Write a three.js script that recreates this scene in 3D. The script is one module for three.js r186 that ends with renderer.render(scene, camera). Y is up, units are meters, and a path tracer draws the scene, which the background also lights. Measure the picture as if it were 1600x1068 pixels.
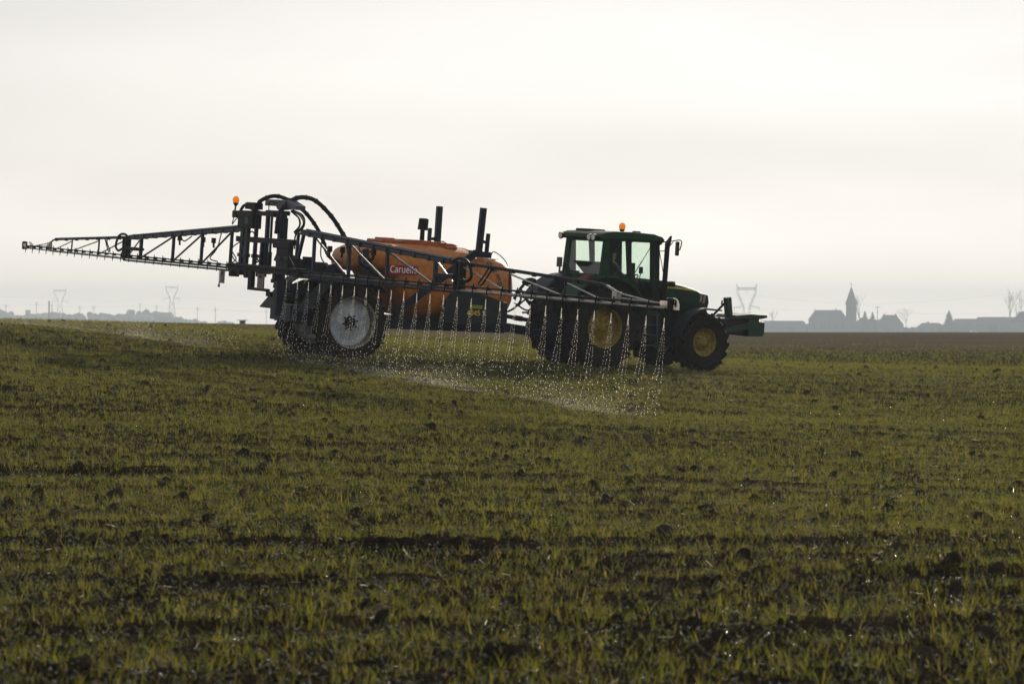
import * as THREE from 'three';
import { mergeGeometries } from 'three/addons/utils/BufferGeometryUtils.js';
import { RoundedBoxGeometry } from 'three/addons/geometries/RoundedBoxGeometry.js';
import { ImprovedNoise } from 'three/addons/math/ImprovedNoise.js';
import { MarchingCubes } from 'three/addons/objects/MarchingCubes.js';
import { FontLoader } from 'three/addons/loaders/FontLoader.js';
import { TextGeometry } from 'three/addons/geometries/TextGeometry.js';

// ---------------------------------------------------------------- camera, sky, sun, exposure
const EYE = 1.65;
const scene = new THREE.Scene();
const camera = new THREE.PerspectiveCamera(16.88, 1024 / 683, 0.3, 12000);
camera.position.set(0, EYE, 0);
camera.rotation.x = -Math.atan(22 / 3600);
camera.focus = 50;
camera.userData.fStop = 4.2;
scene.add(camera);

const renderer = new THREE.WebGLRenderer({ antialias: true });
renderer.toneMapping = THREE.LinearToneMapping;
renderer.toneMappingExposure = 1.22;
renderer.shadowMap.enabled = true;

const SUN_AZ = 18, SUN_EL = 20;                                    // degrees to the right of the view, above the horizon
const rad = (d) => d * Math.PI / 180;
const sunDir = new THREE.Vector3(Math.sin(rad(SUN_AZ)) * Math.cos(rad(SUN_EL)), Math.sin(rad(SUN_EL)), -Math.cos(rad(SUN_AZ)) * Math.cos(rad(SUN_EL)));
const sun = new THREE.DirectionalLight(new THREE.Color().setRGB(1, 0.88, 0.7), 5);
sun.position.copy(sunDir).multiplyScalar(150).add(new THREE.Vector3(0, 0, -50));
sun.target.position.set(0, 0, -50);
sun.castShadow = true;
sun.shadow.radius = 3;
sun.shadow.mapSize.set(4096, 4096);
Object.assign(sun.shadow.camera, { left: -45, right: 45, top: 45, bottom: -45, near: 1, far: 400 });
scene.add(sun, sun.target);

const perlin = new ImprovedNoise();
const noise = (x, y, z = 0) => perlin.noise(x, y, z);
function fbm(x, y, z, oct) { let s = 0, a = 0.5; for (let i = 0; i < oct; i++) { s += a * noise(x, y, z + i * 7.3); x *= 2.03; y *= 2.03; z *= 2.03; a *= 0.5; } return s; }
function rngOf(seed) { let a = seed >>> 0; return () => { a = (a + 0x6D2B79F5) | 0; let t = Math.imul(a ^ (a >>> 15), 1 | a); t = (t + Math.imul(t ^ (t >>> 7), 61 | t)) ^ t; return ((t ^ (t >>> 14)) >>> 0) / 4294967296; }; }
const smooth = (a, b, x) => { const t = Math.min(1, Math.max(0, (x - a) / (b - a))); return t * t * (3 - 2 * t); };
const mix = (a, b, t) => a + (b - a) * t;

{ // thin bright overcast with the sun's aureole: air and cloud streaks only
  const W = 1024, H = 512, data = new Float32Array(W * H * 4);
  for (let j = 0; j < H; j++) for (let i = 0; i < W; i++) {
    const el = ((j + 0.5) / H - 0.5) * Math.PI, az = ((i + 0.5) / W - 0.5) * 2 * Math.PI;
    const d = new THREE.Vector3(Math.cos(el) * Math.cos(az), Math.sin(el), Math.cos(el) * Math.sin(az));
    const ang = Math.acos(Math.min(1, Math.max(-1, d.dot(sunDir)))) * 180 / Math.PI;
    const e = Math.max(0, Math.sin(el));
    const up = 1 - Math.exp(-e * 27), high = smooth(8, 60, el * 180 / Math.PI);
    const px = d.x / (e + 0.12), pz = d.z / (e + 0.12);
    const streak = fbm(px * 0.6 + pz * 0.25 + 3, pz * 0.9 - px * 0.12, 1.7, 5);
    const glow = 0.42 * Math.exp(-ang / 16) + 0.8 * Math.exp(-ang * ang / 50);
    const back = mix(0.6, 1, smooth(150, 40, ang));                // a hazy sky is paler on the sun's side
    const c = [mix(mix(1.56, 0.68, up), 0.29, high) * back, mix(mix(1.34, 0.66, up), 0.32, high) * back, mix(mix(1.1, 0.63, up), 0.37, high) * back];
    const s = 1 + streak * 0.29 * (0.25 + up);
    const o = (j * W + i) * 4;
    data[o] = (c[0] + glow * 1.0) * s; data[o + 1] = (c[1] + glow * 0.985) * s; data[o + 2] = (c[2] + glow * 0.96) * s; data[o + 3] = 1;
  }
  const sky = new THREE.DataTexture(data, W, H, THREE.RGBAFormat, THREE.FloatType);
  sky.mapping = THREE.EquirectangularReflectionMapping;
  sky.magFilter = THREE.LinearFilter; sky.minFilter = THREE.LinearFilter; sky.needsUpdate = true;
  scene.background = sky; scene.environment = sky;
}
scene.fog = new THREE.FogExp2(new THREE.Color().setRGB(0.76, 0.88, 1.0), 0.00044);

// ---------------------------------------------------------------- helpers
const taken = {};
function numbered(name) { const n = taken[name] = (taken[name] ?? -1) + 1; return n ? `${name}_${String(n).padStart(3, '0')}` : name; }
const V = (x, y, z) => new THREE.Vector3(x, y, z);
const vec = (p) => p.isVector3 ? p : new THREE.Vector3(...p);
function clean(g) {                                                // position, normal, uv only and no index
  g = g.index ? g.toNonIndexed() : g;
  for (const k of Object.keys(g.attributes)) if (!['position', 'normal', 'uv'].includes(k)) g.deleteAttribute(k);
  if (!g.attributes.normal) g.computeVertexNormals();
  boxUV(g);
  g.clearGroups?.();
  return g;
}
function boxUV(g) {                                                // uv in metres, across the axis that each face looks along
  const p = g.attributes.position, n = p.count, uv = new Float32Array(n * 2);
  const a = V(0, 0, 0), b = V(0, 0, 0), c = V(0, 0, 0);
  for (let i = 0; i + 2 < n; i += 3) {
    a.fromBufferAttribute(p, i); b.fromBufferAttribute(p, i + 1); c.fromBufferAttribute(p, i + 2);
    const m = b.clone().sub(a).cross(c.clone().sub(a)); const x = Math.abs(m.x), y = Math.abs(m.y), z = Math.abs(m.z);
    [a, b, c].forEach((v, k) => { const q = x >= y && x >= z ? [v.z, v.y] : y >= z ? [v.x, v.z] : [v.x, v.y]; uv[(i + k) * 2] = q[0]; uv[(i + k) * 2 + 1] = q[1]; });
  }
  g.setAttribute('uv', new THREE.BufferAttribute(uv, 2));
}
const box = (x0, x1, y0, y1, z0, z1, r = 0) => {
  const sx = Math.abs(x1 - x0), sy = Math.abs(y1 - y0), sz = Math.abs(z1 - z0);
  const g = r ? new RoundedBoxGeometry(sx, sy, sz, 2, Math.min(r, sx / 2.01, sy / 2.01, sz / 2.01)) : new THREE.BoxGeometry(sx, sy, sz);
  return g.translate((x0 + x1) / 2, (y0 + y1) / 2, (z0 + z1) / 2);
};
function beam(p0, p1, w, h, up = [0, 1, 0], r = 0) {               // a bar from p0 to p1: w across, h along «up»
  p0 = vec(p0); p1 = vec(p1);
  const d = p1.clone().sub(p0), L = d.length(); d.normalize();
  let s = d.clone().cross(vec(up)); if (s.lengthSq() < 1e-4) s = d.clone().cross(V(1, 0, 0)); s.normalize();
  const u = s.clone().cross(d);
  const g = r ? new RoundedBoxGeometry(L, h, w, 1, r) : new THREE.BoxGeometry(L, h, w);
  return g.applyMatrix4(new THREE.Matrix4().makeBasis(d, u, s).setPosition(p0.add(p1).multiplyScalar(0.5)));
}
function rod(p0, p1, r0, r1 = r0, seg = 8) {
  p0 = vec(p0); p1 = vec(p1);
  const d = p1.clone().sub(p0), L = d.length();
  return new THREE.CylinderGeometry(r1, r0, L, seg).applyQuaternion(new THREE.Quaternion().setFromUnitVectors(V(0, 1, 0), d.normalize())).translate(...p0.add(p1).multiplyScalar(0.5).toArray());
}
const curve = (pts) => new THREE.CatmullRomCurve3(pts.map(vec), false, 'centripetal');
const tube = (pts, r, seg = 24, rs = 7) => new THREE.TubeGeometry(curve(pts), seg, r, rs, false);
const ball = (p, r, w = 12, h = 8) => new THREE.SphereGeometry(r, w, h).translate(...p);
function slab(pts, z0, z1, bevel = 0) {                            // outline in x, y pulled from z0 to z1
  const s = new THREE.Shape(pts.map((p) => new THREE.Vector2(p[0], p[1])));
  const g = new THREE.ExtrudeGeometry(s, { depth: Math.abs(z1 - z0) - 2 * bevel, bevelEnabled: bevel > 0, bevelSize: bevel, bevelThickness: bevel, bevelOffset: -bevel, bevelSegments: 2, curveSegments: 6 });
  return g.translate(0, 0, Math.min(z0, z1) + bevel);
}
function arcSheet(cx, cy, r, a0, a1, z0, z1, th, n = 20) {          // a bent sheet round an axle, with thickness
  const out = [], inn = [];
  for (let i = 0; i <= n; i++) { const a = rad(mix(a0, a1, i / n)); out.push([cx + Math.cos(a) * (r + th), cy + Math.sin(a) * (r + th)]); inn.unshift([cx + Math.cos(a) * r, cy + Math.sin(a) * r]); }
  return slab([...out, ...inn], z0, z1, 0.004);
}
const lathe = (prof, seg = 32) => new THREE.LatheGeometry(prof.map((p) => new THREE.Vector2(p[0], p[1])), seg);
const aroundZ = (g, x, y, z) => g.rotateX(Math.PI / 2).translate(x, y, z);   // lathe axis y -> z
function loft(sections, closed = true) {                           // rings of equal point count, capped with fans
  const n = sections[0].length, pos = [], idx = [];
  sections.forEach((s) => s.forEach((p) => pos.push(...p)));
  for (let k = 0; k + 1 < sections.length; k++) for (let i = 0; i < n; i++) { const a = k * n + i, b = k * n + (i + 1) % n; idx.push(a, b, a + n, b, b + n, a + n); }
  if (closed) for (const [k, f] of [[0, true], [sections.length - 1, false]]) {
    const c = [0, 0, 0]; sections[k].forEach((p) => p.forEach((v, j) => c[j] += v / n)); pos.push(...c); const ci = pos.length / 3 - 1;
    for (let i = 0; i < n; i++) { const a = k * n + i, b = k * n + (i + 1) % n; f ? idx.push(b, a, ci) : idx.push(a, b, ci); }
  }
  const g = new THREE.BufferGeometry(); g.setAttribute('position', new THREE.Float32BufferAttribute(pos, 3)); g.setIndex(idx); g.computeVertexNormals();
  g.setAttribute('uv', new THREE.Float32BufferAttribute(new Float32Array(pos.length / 3 * 2), 2));
  return g;
}
const fuse = (list) => { list = list.map(clean); return list.length === 1 ? list[0] : mergeGeometries(list); };
function part(parent, name, geos, m, label) {
  const g = fuse(Array.isArray(geos) ? geos : [geos]);
  let q = parent; while (q && !q.origin) q = q.parent;
  const o = q?.origin;
  if (o) g.translate(-o[0], -o[1], -o[2]);
  const mesh = new THREE.Mesh(g, m); mesh.name = name; mesh.castShadow = mesh.receiveShadow = true;
  if (label) mesh.userData.label = label;
  parent.add(mesh);
  return mesh;
}
function piece(parent, name) { const g = new THREE.Group(); g.name = name; parent.add(g); return g; }
function tag(o, label, category, group) { o.userData.label = label; o.userData.category = category; if (group) o.userData.group = group; return o; }
function single(name, geos, m, label, category, group) {
  const mesh = new THREE.Mesh(fuse(Array.isArray(geos) ? geos : [geos]), m); mesh.name = numbered(name); mesh.castShadow = mesh.receiveShadow = true;
  scene.add(mesh); return tag(mesh, label, category, group);
}
function machine(name, origin, label, category) {                  // a thing that stands on the slope in the machine's axes
  const g = thing(name, label, category); g.origin = origin;
  g.applyMatrix4(machineMatrix.clone().setPosition(toWorld(...origin)));
  return g;
}
function holed(outer, holes, z0, z1) {                             // a plate with openings
  const p = (l) => l.map((q) => new THREE.Vector2(q[0], q[1]));
  const s = new THREE.Shape(p(outer)); holes.forEach((h) => s.holes.push(new THREE.Path(p(h))));
  return new THREE.ExtrudeGeometry(s, { depth: z1 - z0, bevelEnabled: true, bevelSize: 0.006, bevelThickness: 0.006, bevelOffset: -0.006, bevelSegments: 1 }).translate(0, 0, z0);
}
const sheet = (pts, z) => new THREE.ShapeGeometry(new THREE.Shape(pts.map((q) => new THREE.Vector2(q[0], q[1])))).translate(0, 0, z);
function quad(a, b, c, d) { const g = new THREE.BufferGeometry(); g.setAttribute('position', new THREE.Float32BufferAttribute([...a, ...b, ...c, ...a, ...c, ...d], 3)); g.computeVertexNormals(); return g; }
function wheel(parent, name, cx, cz, R, rimR, w, side, o) {         // tyre with bar lugs, rim and hub; side +1 is the photographer's
  const cy = R - 0.035, g = piece(parent, name), h = w / 2;
  const prof = [[rimR - 0.02, -h * 0.72], [rimR + 0.015, -h * 0.86], [rimR + 0.05, -h * 0.92], [mix(rimR, R, 0.55), -h * 1.0], [R - 0.1, -h * 0.97], [R - 0.055, -h * 0.86], [R - 0.045, -h * 0.4], [R - 0.042, 0]];
  const full = [...prof, ...prof.slice(0, -1).reverse().map((p) => [p[0], -p[1]])];
  const tyre = part(g, 'tyre', aroundZ(lathe(full, 48), cx, cy, cz), o.tyre);
  const lugs = [], n = o.lugs;
  for (let i = 0; i < n; i++) for (const s of [-1, 1]) {
    const a = (i + (s > 0 ? 0.5 : 0)) / n * Math.PI * 2 + 0.1, b = a + s * 0 + 0.62 * w / R * 0.9, at = (q, r, z) => [cx + Math.cos(q) * r, cy + Math.sin(q) * r, cz + z];
    const mid = (a + b) / 2, out = [Math.cos(mid), Math.sin(mid), 0];
    lugs.push(beam(at(a, R - 0.03, s * -0.02), at(mid, R - 0.018, s * h * 0.5), 0.055, 0.06, out), beam(at(mid, R - 0.018, s * h * 0.48), at(b, R - 0.045, s * h * 0.98), 0.06, 0.075, out));
  }
  part(tyre, 'tread', lugs, o.tyre);
  const z = (v) => side * v, rec = o.recess;
  const p2 = [[rimR + 0.01, z(h * 0.86)], [rimR + 0.012, z(h * 0.8)], [rimR - 0.035, z(h * 0.78)], [rimR - 0.06, z(h - rec)], [rimR - 0.1, z(h - rec - 0.02)], [rimR * 0.62, z(h - rec - 0.035)], [rimR * 0.5, z(h - rec + 0.02)], [0.13, z(h - rec + 0.03)]];
  const barrel = [[rimR - 0.035, z(h * 0.78)], [rimR - 0.06, 0], [rimR - 0.035, z(-h * 0.78)], [rimR + 0.012, z(-h * 0.82)]];
  const rim = part(g, 'rim', [aroundZ(lathe(barrel, 40), cx, cy, cz), aroundZ(lathe(p2.slice(0, 4), 40), cx, cy, cz)], o.rimEdge ?? o.rim);
  part(rim, 'wheel_disc', aroundZ(lathe(p2.slice(3), 40), cx, cy, cz), o.rim);
  part(rim, 'hub', [aroundZ(lathe([[0.145, z(h - rec + 0.02)], [0.1, z(h - rec + 0.07)], [0.07, z(h - rec + 0.1)], [0.0005, z(h - rec + 0.1)]], 20), cx, cy, cz)], o.hub);
  for (let i = 0; i < 8; i++) { const a = i / 8 * 6.283 + 0.2, q = [cx + Math.cos(a) * 0.165, cy + Math.sin(a) * 0.165]; part(rim, 'bolt', rod([...q, cz + z(h - rec)], [...q, cz + z(h - rec + 0.06)], 0.022, 0.02, 6), o.hub); }
  return g;
}
function beaconOn(parent, x, y, z, s = 1) {
  const b = part(parent, 'beacon', [rod([x, y, z], [x, y + 0.05 * s, z], 0.03 * s, 0.055 * s, 12), rod([x, y + 0.05 * s, z], [x, y + 0.07 * s, z], 0.065 * s, 0.065 * s, 14)], M.black);
  part(b, 'amber_lens', lathe([[0.055 * s, 0], [0.072 * s, 0.03 * s], [0.076 * s, 0.065 * s], [0.068 * s, 0.105 * s], [0.04 * s, 0.14 * s], [0.001, 0.15 * s]], 16).translate(x, y + 0.07 * s, z), M.amber, 'amber dome of the rotating beacon');
}
function thing(name, label, category, group) { const g = new THREE.Group(); g.name = numbered(name); scene.add(g); return tag(g, label, category, group); }

// ---------------------------------------------------------------- textures and materials
function grainTexture(size, seed, fn) {                            // fn(u, v, noise) -> [r, g, b] in 0..1 (sRGB)
  const d = new Uint8Array(size * size * 4), r = rngOf(seed);
  for (let j = 0; j < size; j++) for (let i = 0; i < size; i++) {
    const a = i / size * Math.PI * 2, b = j / size * Math.PI * 2;
    const tile = (f, z) => noise(Math.cos(a) * f + 11.3, Math.sin(a) * f + Math.cos(b) * f + 5.1, Math.sin(b) * f + z);
    const c = fn(tile, r()); const o = (j * size + i) * 4;
    for (let k = 0; k < 3; k++) d[o + k] = Math.max(0, Math.min(255, c[k] * 255)); d[o + 3] = 255;
  }
  const t = new THREE.DataTexture(d, size, size); t.wrapS = t.wrapT = THREE.RepeatWrapping; t.magFilter = THREE.LinearFilter; t.minFilter = THREE.LinearMipmapLinearFilter; t.generateMipmaps = true;
  t.colorSpace = THREE.SRGBColorSpace; t.needsUpdate = true; return t;
}
const grime = grainTexture(256, 3, (n, r) => {                     // dusty film in blotches with fine speckle
  const b = n(1.6, 0) * 0.5 + n(4, 3) * 0.3 + n(11, 9) * 0.25, s = (r - 0.5) * 0.16, k = 0.86 + b * 0.28 + s;
  return [k, k * 0.985, k * 0.96];
});
grime.repeat.set(0.7, 0.7);
const mud = grainTexture(256, 8, (n, r) => { const b = n(2, 0) * 0.5 + n(6, 4) * 0.5 + n(15, 2) * 0.3, k = 0.75 + b * 0.5 + (r - 0.5) * 0.25; return [k, k * 0.94, k * 0.86]; });
mud.repeat.set(1.2, 1.2);
const soilMap = grainTexture(512, 21, (n, r) => { const b = n(3, 0) * 0.4 + n(9, 4) * 0.35 + n(24, 2) * 0.3, k = 0.78 + b * 0.5 + (r - 0.5) * 0.3; return [k, k * 0.97, k * 0.93]; });
soilMap.repeat.set(0.6, 0.6);
const soilBump = grainTexture(512, 22, (n, r) => { const k = 0.5 + n(6, 1) * 0.4 + n(17, 4) * 0.35 + (r - 0.5) * 0.3; return [k, k, k]; });
soilBump.colorSpace = THREE.NoColorSpace; soilBump.repeat.set(1.3, 1.3);
const rgb = (r, g, b) => new THREE.Color().setRGB(r, g, b);
const mat = (c, rough, o = {}) => { const m = new THREE.MeshPhysicalMaterial({ specularIntensity: o.spec ?? 0.6, color: rgb(...c), roughness: rough, metalness: o.metal ?? 0, map: o.plain ? null : (o.map ?? grime) }); if (o.set) Object.assign(m, o.set); return m; };
const M = {
  orange: mat([0.55, 0.185, 0.02], 0.5),
  orangeLid: mat([0.4, 0.1, 0.02], 0.5),
  navy: mat([0.01, 0.014, 0.036], 0.45, { spec: 0.28 }),
  steelBlue: mat([0.01, 0.014, 0.036], 0.4, { spec: 0.3 }),
  slate: mat([0.06, 0.07, 0.1], 0.45),
  pipe: mat([0.42, 0.42, 0.42], 0.3, { metal: 0.8 }),
  rodSteel: mat([0.45, 0.45, 0.47], 0.28, { metal: 0.85 }),
  black: mat([0.008, 0.008, 0.009], 0.6, { spec: 0.28 }),
  rubber: mat([0.013, 0.012, 0.012], 0.7, { spec: 0.4 }),
  tyre: mat([0.022, 0.019, 0.016], 0.9, { map: mud, spec: 0.25 }),
  tyreMuddy: mat([0.035, 0.028, 0.022], 0.95, { map: mud, spec: 0.25 }),
  rimGrey: mat([0.46, 0.53, 0.62], 0.5),
  rimEdge: mat([0.45, 0.47, 0.48], 0.6, { map: mud }),
  yellow: mat([0.36, 0.29, 0.03], 0.5, { map: mud }),
  yellowStripe: mat([0.5, 0.42, 0.06], 0.45),
  green: mat([0.011, 0.056, 0.025], 0.6, { spec: 0.18 }),
  greenDark: mat([0.012, 0.045, 0.024], 0.5),
  panelGrey: mat([0.018, 0.022, 0.027], 0.6, { spec: 0.35 }),
  fenderGrey: mat([0.02, 0.025, 0.033], 0.6, { spec: 0.35 }),
  white: mat([0.75, 0.73, 0.68], 0.5),
  greyBoard: mat([0.2, 0.21, 0.22], 0.6),
  red: mat([0.17, 0.022, 0.016], 0.7, { map: mud }),
  signRed: mat([0.32, 0.015, 0.03], 0.45),
  labelGreen: mat([0.22, 0.33, 0.03], 0.5),
  letterWhite: mat([0.8, 0.8, 0.82], 0.5, { plain: true }),
  letterYellow: mat([0.45, 0.38, 0.03], 0.5, { plain: true }),
  letterNavy: mat([0.02, 0.025, 0.05], 0.5, { plain: true }),
  lamp: mat([0.5, 0.5, 0.5], 0.15, { metal: 0.4 }),
  mirror: mat([0.5, 0.5, 0.5], 0.05, { metal: 1, plain: true }),
  seat: mat([0.03, 0.032, 0.035], 0.8),
  grille: mat([0.01, 0.01, 0.01], 0.6),
};
M.glass = new THREE.MeshPhysicalMaterial({ color: rgb(0.84, 0.94, 0.87), roughness: 0.04, transmission: 1, thickness: 0, ior: 1.45 });
M.amber = new THREE.MeshPhysicalMaterial({ color: rgb(1, 0.52, 0.02), roughness: 1, transmission: 0.85, thickness: 0 });
M.plasticWhite = new THREE.MeshPhysicalMaterial({ color: rgb(0.82, 0.79, 0.72), roughness: 0.9, transmission: 0.4, thickness: 0 });
M.water = new THREE.MeshPhysicalMaterial({ color: rgb(1.0, 0.98, 0.93), roughness: 1, transmission: 0.55, thickness: 0 });
M.mist = M.water;

// ---------------------------------------------------------------- the machine's own axes: x forward, y up, z to its right (towards the photographer)
const TH = rad(32.5), PITCH = rad(1.95), ROLL = rad(3.6);
const hx0 = V(Math.cos(TH), 0, -Math.sin(TH)), rx0 = V(Math.sin(TH), 0, Math.cos(TH)), Y = V(0, 1, 0);
const ax = hx0.clone().multiplyScalar(Math.cos(PITCH)).addScaledVector(Y, -Math.sin(PITCH));
const u1 = Y.clone().multiplyScalar(Math.cos(PITCH)).addScaledVector(hx0, Math.sin(PITCH));
const az = rx0.clone().multiplyScalar(Math.cos(ROLL)).addScaledVector(u1, -Math.sin(ROLL));
const ay = u1.clone().multiplyScalar(Math.cos(ROLL)).addScaledVector(rx0, Math.sin(ROLL));
const MO = V(-5.314, EYE - 0.5697, -49.54);
const toWorld = (x, y, z) => MO.clone().addScaledVector(ax, x).addScaledVector(ay, y).addScaledVector(az, z);
const machineMatrix = new THREE.Matrix4().makeBasis(ax, ay, az);

// ---------------------------------------------------------------- the ground
const planeAt = (X, D) => {                                        // the slope that the machine stands on, levelling out away from it
  const de = D < 50 ? D : 50 + 8 * (1 - Math.exp(-(D - 50) / 8));
  const xe = X < -10 ? -10 - 5 * (1 - Math.exp((X + 10) / 5)) : X > 6 ? 6 + 5 * (1 - Math.exp(-(X - 6) / 5)) : X;
  return MO.y - (ay.x * (xe - MO.x) + ay.z * (-de - MO.z)) / ay.y;
};
function baseHeight(X, D) {
  let h = mix(0.02 * Math.sin(X * 0.6 + D * 0.3), planeAt(X, D), smooth(17, 38, D));
  const ridge = EYE - 0.05 - 0.0167 * Math.min(X, 25);
  h = mix(h, Math.min(ridge, EYE + 1.2), smooth(75, 165, D));
  return mix(h, EYE - 4.0 + 0.4 * noise(X * 0.002, D * 0.002), smooth(240, 700, D));
}
const RUTS = [[12.3, 0.05, 0.2], [14.9, 0.07, 0.24], [17.7, 0.11, 0.24], [25.2, 0.08, 0.34]];
function heightAt(X, D) {
  let h = baseHeight(X, D);
  if (D < 130) {
    const f = 1 - smooth(70, 130, D), near = 1 - smooth(25, 60, D);
    h += 0.05 * fbm(X * 0.35, D * 0.7, 0.3, 3) * f;
    const r = fbm(X * 2.3, D * 2.8, 4.1, 3), q = fbm(X * 7.5, D * 7.5, 1.1, 3);
    h += (0.055 * r + 0.03 * Math.abs(q) + 0.034 * Math.max(0, q)) * f;
    if (near > 0) h += 0.022 * fbm(X * 22, D * 22, 8.1, 2) * near;
    for (const [d0, dep, w] of RUTS) {
      const dd = D - d0 - 0.7 * noise(X * 0.16, d0, 2.2) - 0.2 * noise(X * 0.9, d0, 5.5) - X * 0.02;
      if (Math.abs(dd) < w * 4) h -= dep * Math.max(0, 0.5 + 1.3 * noise(X * 0.4, d0 * 3, 9)) * (Math.exp(-dd * dd / (w * w)) - 0.35 * Math.exp(-((dd - w * 2) ** 2) / (w * w)));
    }
  }
  return h;
}
const edgeOfCrop = (X) => mix(70, 104, smooth(-14, 6, X)) + 3 * noise(X * 0.12, 3.3);
const soil = new THREE.MeshPhysicalMaterial({ color: 0xffffff, roughness: 1, specularIntensity: 0, map: soilMap, bumpMap: soilBump, bumpScale: 0.02, vertexColors: true });
{
  const ts = []; const T = 620, half = 0.3;
  for (const t of [-4, -2.2, -1.3, -0.85, -0.6, -0.45, -0.37]) ts.push(t);
  for (let i = 0; i <= T; i++) ts.push(-half + 2 * half * i / T);
  for (const t of [0.37, 0.45, 0.6, 0.85, 1.3, 2.2, 4]) ts.push(t);
  const ds = [];
  for (let i = 0; i < 30; i++) ds.push(-2 + 7.5 * i / 30);
  for (let i = 0; i < 560; i++) ds.push(5.5 * Math.pow(62 / 5.5, i / 560));
  for (let i = 0; i < 110; i++) ds.push(62 * Math.pow(240 / 62, i / 110));
  for (let i = 0; i <= 60; i++) ds.push(240 * Math.pow(3300 / 240, i / 60));
  const nx = ts.length, nd = ds.length, pos = new Float32Array(nx * nd * 3), uv = new Float32Array(nx * nd * 2), col = new Float32Array(nx * nd * 3), idx = new Uint32Array((nx - 1) * (nd - 1) * 6);
  let k = 0;
  for (let j = 0; j < nd; j++) for (let i = 0; i < nx; i++, k++) {
    const D = ds[j], X = ts[i] * (D + 3);
    pos[k * 3] = X; pos[k * 3 + 1] = heightAt(X, D); pos[k * 3 + 2] = -D;
    uv[k * 2] = X; uv[k * 2 + 1] = D;
    const b = smooth(-12, 14, D - edgeOfCrop(X) + 9 * noise(X * 0.3, D * 0.25, 6)) * (0.8 + 0.5 * fbm(X * 0.05, D * 0.35, 31, 3)), n = 0.5 + fbm(X * 0.5, D * 0.5, 2, 3), g = smooth(260, 420, D);
    const wet = 0.8 + 0.5 * n;
    let c = [mix(0.028 * wet, 0.17, b), mix(0.0215 * wet, 0.152, b), mix(0.015 * wet, 0.11, b)];
    c = [mix(c[0], 0.075, g), mix(c[1], 0.085, g), mix(c[2], 0.05, g)];
    col.set(c, k * 3);
  }
  k = 0;
  for (let j = 0; j + 1 < nd; j++) for (let i = 0; i + 1 < nx; i++) { const a = j * nx + i; idx[k++] = a; idx[k++] = a + 1; idx[k++] = a + nx; idx[k++] = a + 1; idx[k++] = a + nx + 1; idx[k++] = a + nx; }
  const g = new THREE.BufferGeometry();
  g.setAttribute('position', new THREE.BufferAttribute(pos, 3)); g.setAttribute('uv', new THREE.BufferAttribute(uv, 2)); g.setAttribute('color', new THREE.BufferAttribute(col, 3));
  g.setIndex(new THREE.BufferAttribute(idx, 1)); g.computeVertexNormals();
  const m = new THREE.Mesh(g, soil); m.name = 'field_ground'; m.receiveShadow = m.castShadow = true;
  Object.assign(m.userData, { kind: 'structure', label: 'dark tilled soil of the gently rolling field' });
  scene.add(m);
}
// ---------------------------------------------------------------- young wheat, clods, straw and wet flints: more than anyone could count
function instanced(name, geo, m, list, label, category, colors) {
  const o = new THREE.InstancedMesh(geo, m, list.length); o.name = name;
  list.forEach((x, i) => o.setMatrixAt(i, x));
  if (colors) colors.forEach((c, i) => o.setColorAt(i, c));
  o.castShadow = o.receiveShadow = true;
  Object.assign(o.userData, { kind: 'stuff', label, category });
  scene.add(o); return o;
}
function tuftGeometry(seed, blades, spread, len, wid) {
  const r = rngOf(seed), pos = [], idx = [], nor = [];
  for (let b = 0; b < blades; b++) {
    const a = r() * 6.283, x0 = (r() - 0.5) * spread, z0 = (r() - 0.5) * spread, L = len * (0.55 + 0.6 * r()), lean = 0.12 + 0.65 * r() * r() + 0.12 * r(), w = wid * (0.7 + 0.5 * r()), tw = a + 1.57 + (r() - 0.5) * 1.2;
    const base = pos.length / 3;
    for (let s = 0; s <= 3; s++) {
      const t = s / 3, out = L * (lean * t * 0.35 + lean * t * t * 0.9), y = L * (t - 0.38 * lean * t * t) - 0.01, ww = w * (s === 3 ? 0.05 : 1 - 0.45 * t * t) / 2;
      const cx = x0 + Math.cos(a) * out, cz = z0 + Math.sin(a) * out;
      pos.push(cx + Math.cos(tw) * ww, y, cz + Math.sin(tw) * ww, cx - Math.cos(tw) * ww, y, cz - Math.sin(tw) * ww);
    }
    for (let s = 0; s < 3; s++) { const q = base + s * 2; idx.push(q, q + 1, q + 2, q + 1, q + 3, q + 2); }
  }
  const g = new THREE.BufferGeometry(); g.setAttribute('position', new THREE.Float32BufferAttribute(pos, 3)); g.setIndex(idx); g.computeVertexNormals(); return g;
}
const leaf = new THREE.MeshPhysicalMaterial({ color: 0xffffff, roughness: 0.75, transmission: 0.62, thickness: 0, side: THREE.DoubleSide, specularIntensity: 0.22 });
const cover = (X, D) => {                                          // how thickly the seedlings stand: patchy, in bands along the old tracks
  let c = 0.52 + 0.8 * fbm(X * 0.45, D * 1.0, 12, 3) + 0.7 * fbm(X * 0.13, D * 0.75, 41, 2) * (1 - smooth(25, 50, D)) + 0.95 * fbm(X * 1.9, D * 3.2, 15, 2);
  for (const [d0, dep, w] of RUTS) { const dd = D - d0 - 0.7 * noise(X * 0.16, d0, 2.2) - X * 0.02; c -= 0.7 * Math.max(0.2, 0.5 + 1.3 * noise(X * 0.4, d0 * 3, 9)) * Math.exp(-dd * dd / (w * w * 2)) * (dep > 0.08 ? 1 : 0.6); }
  const line = D - 35.4 - 0.72 * X - 0.5 * noise(X * 0.2, 7.7);     // a strip where the drill passed twice
  return c + 0.9 * Math.exp(-line * line / 0.6);
};
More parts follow.
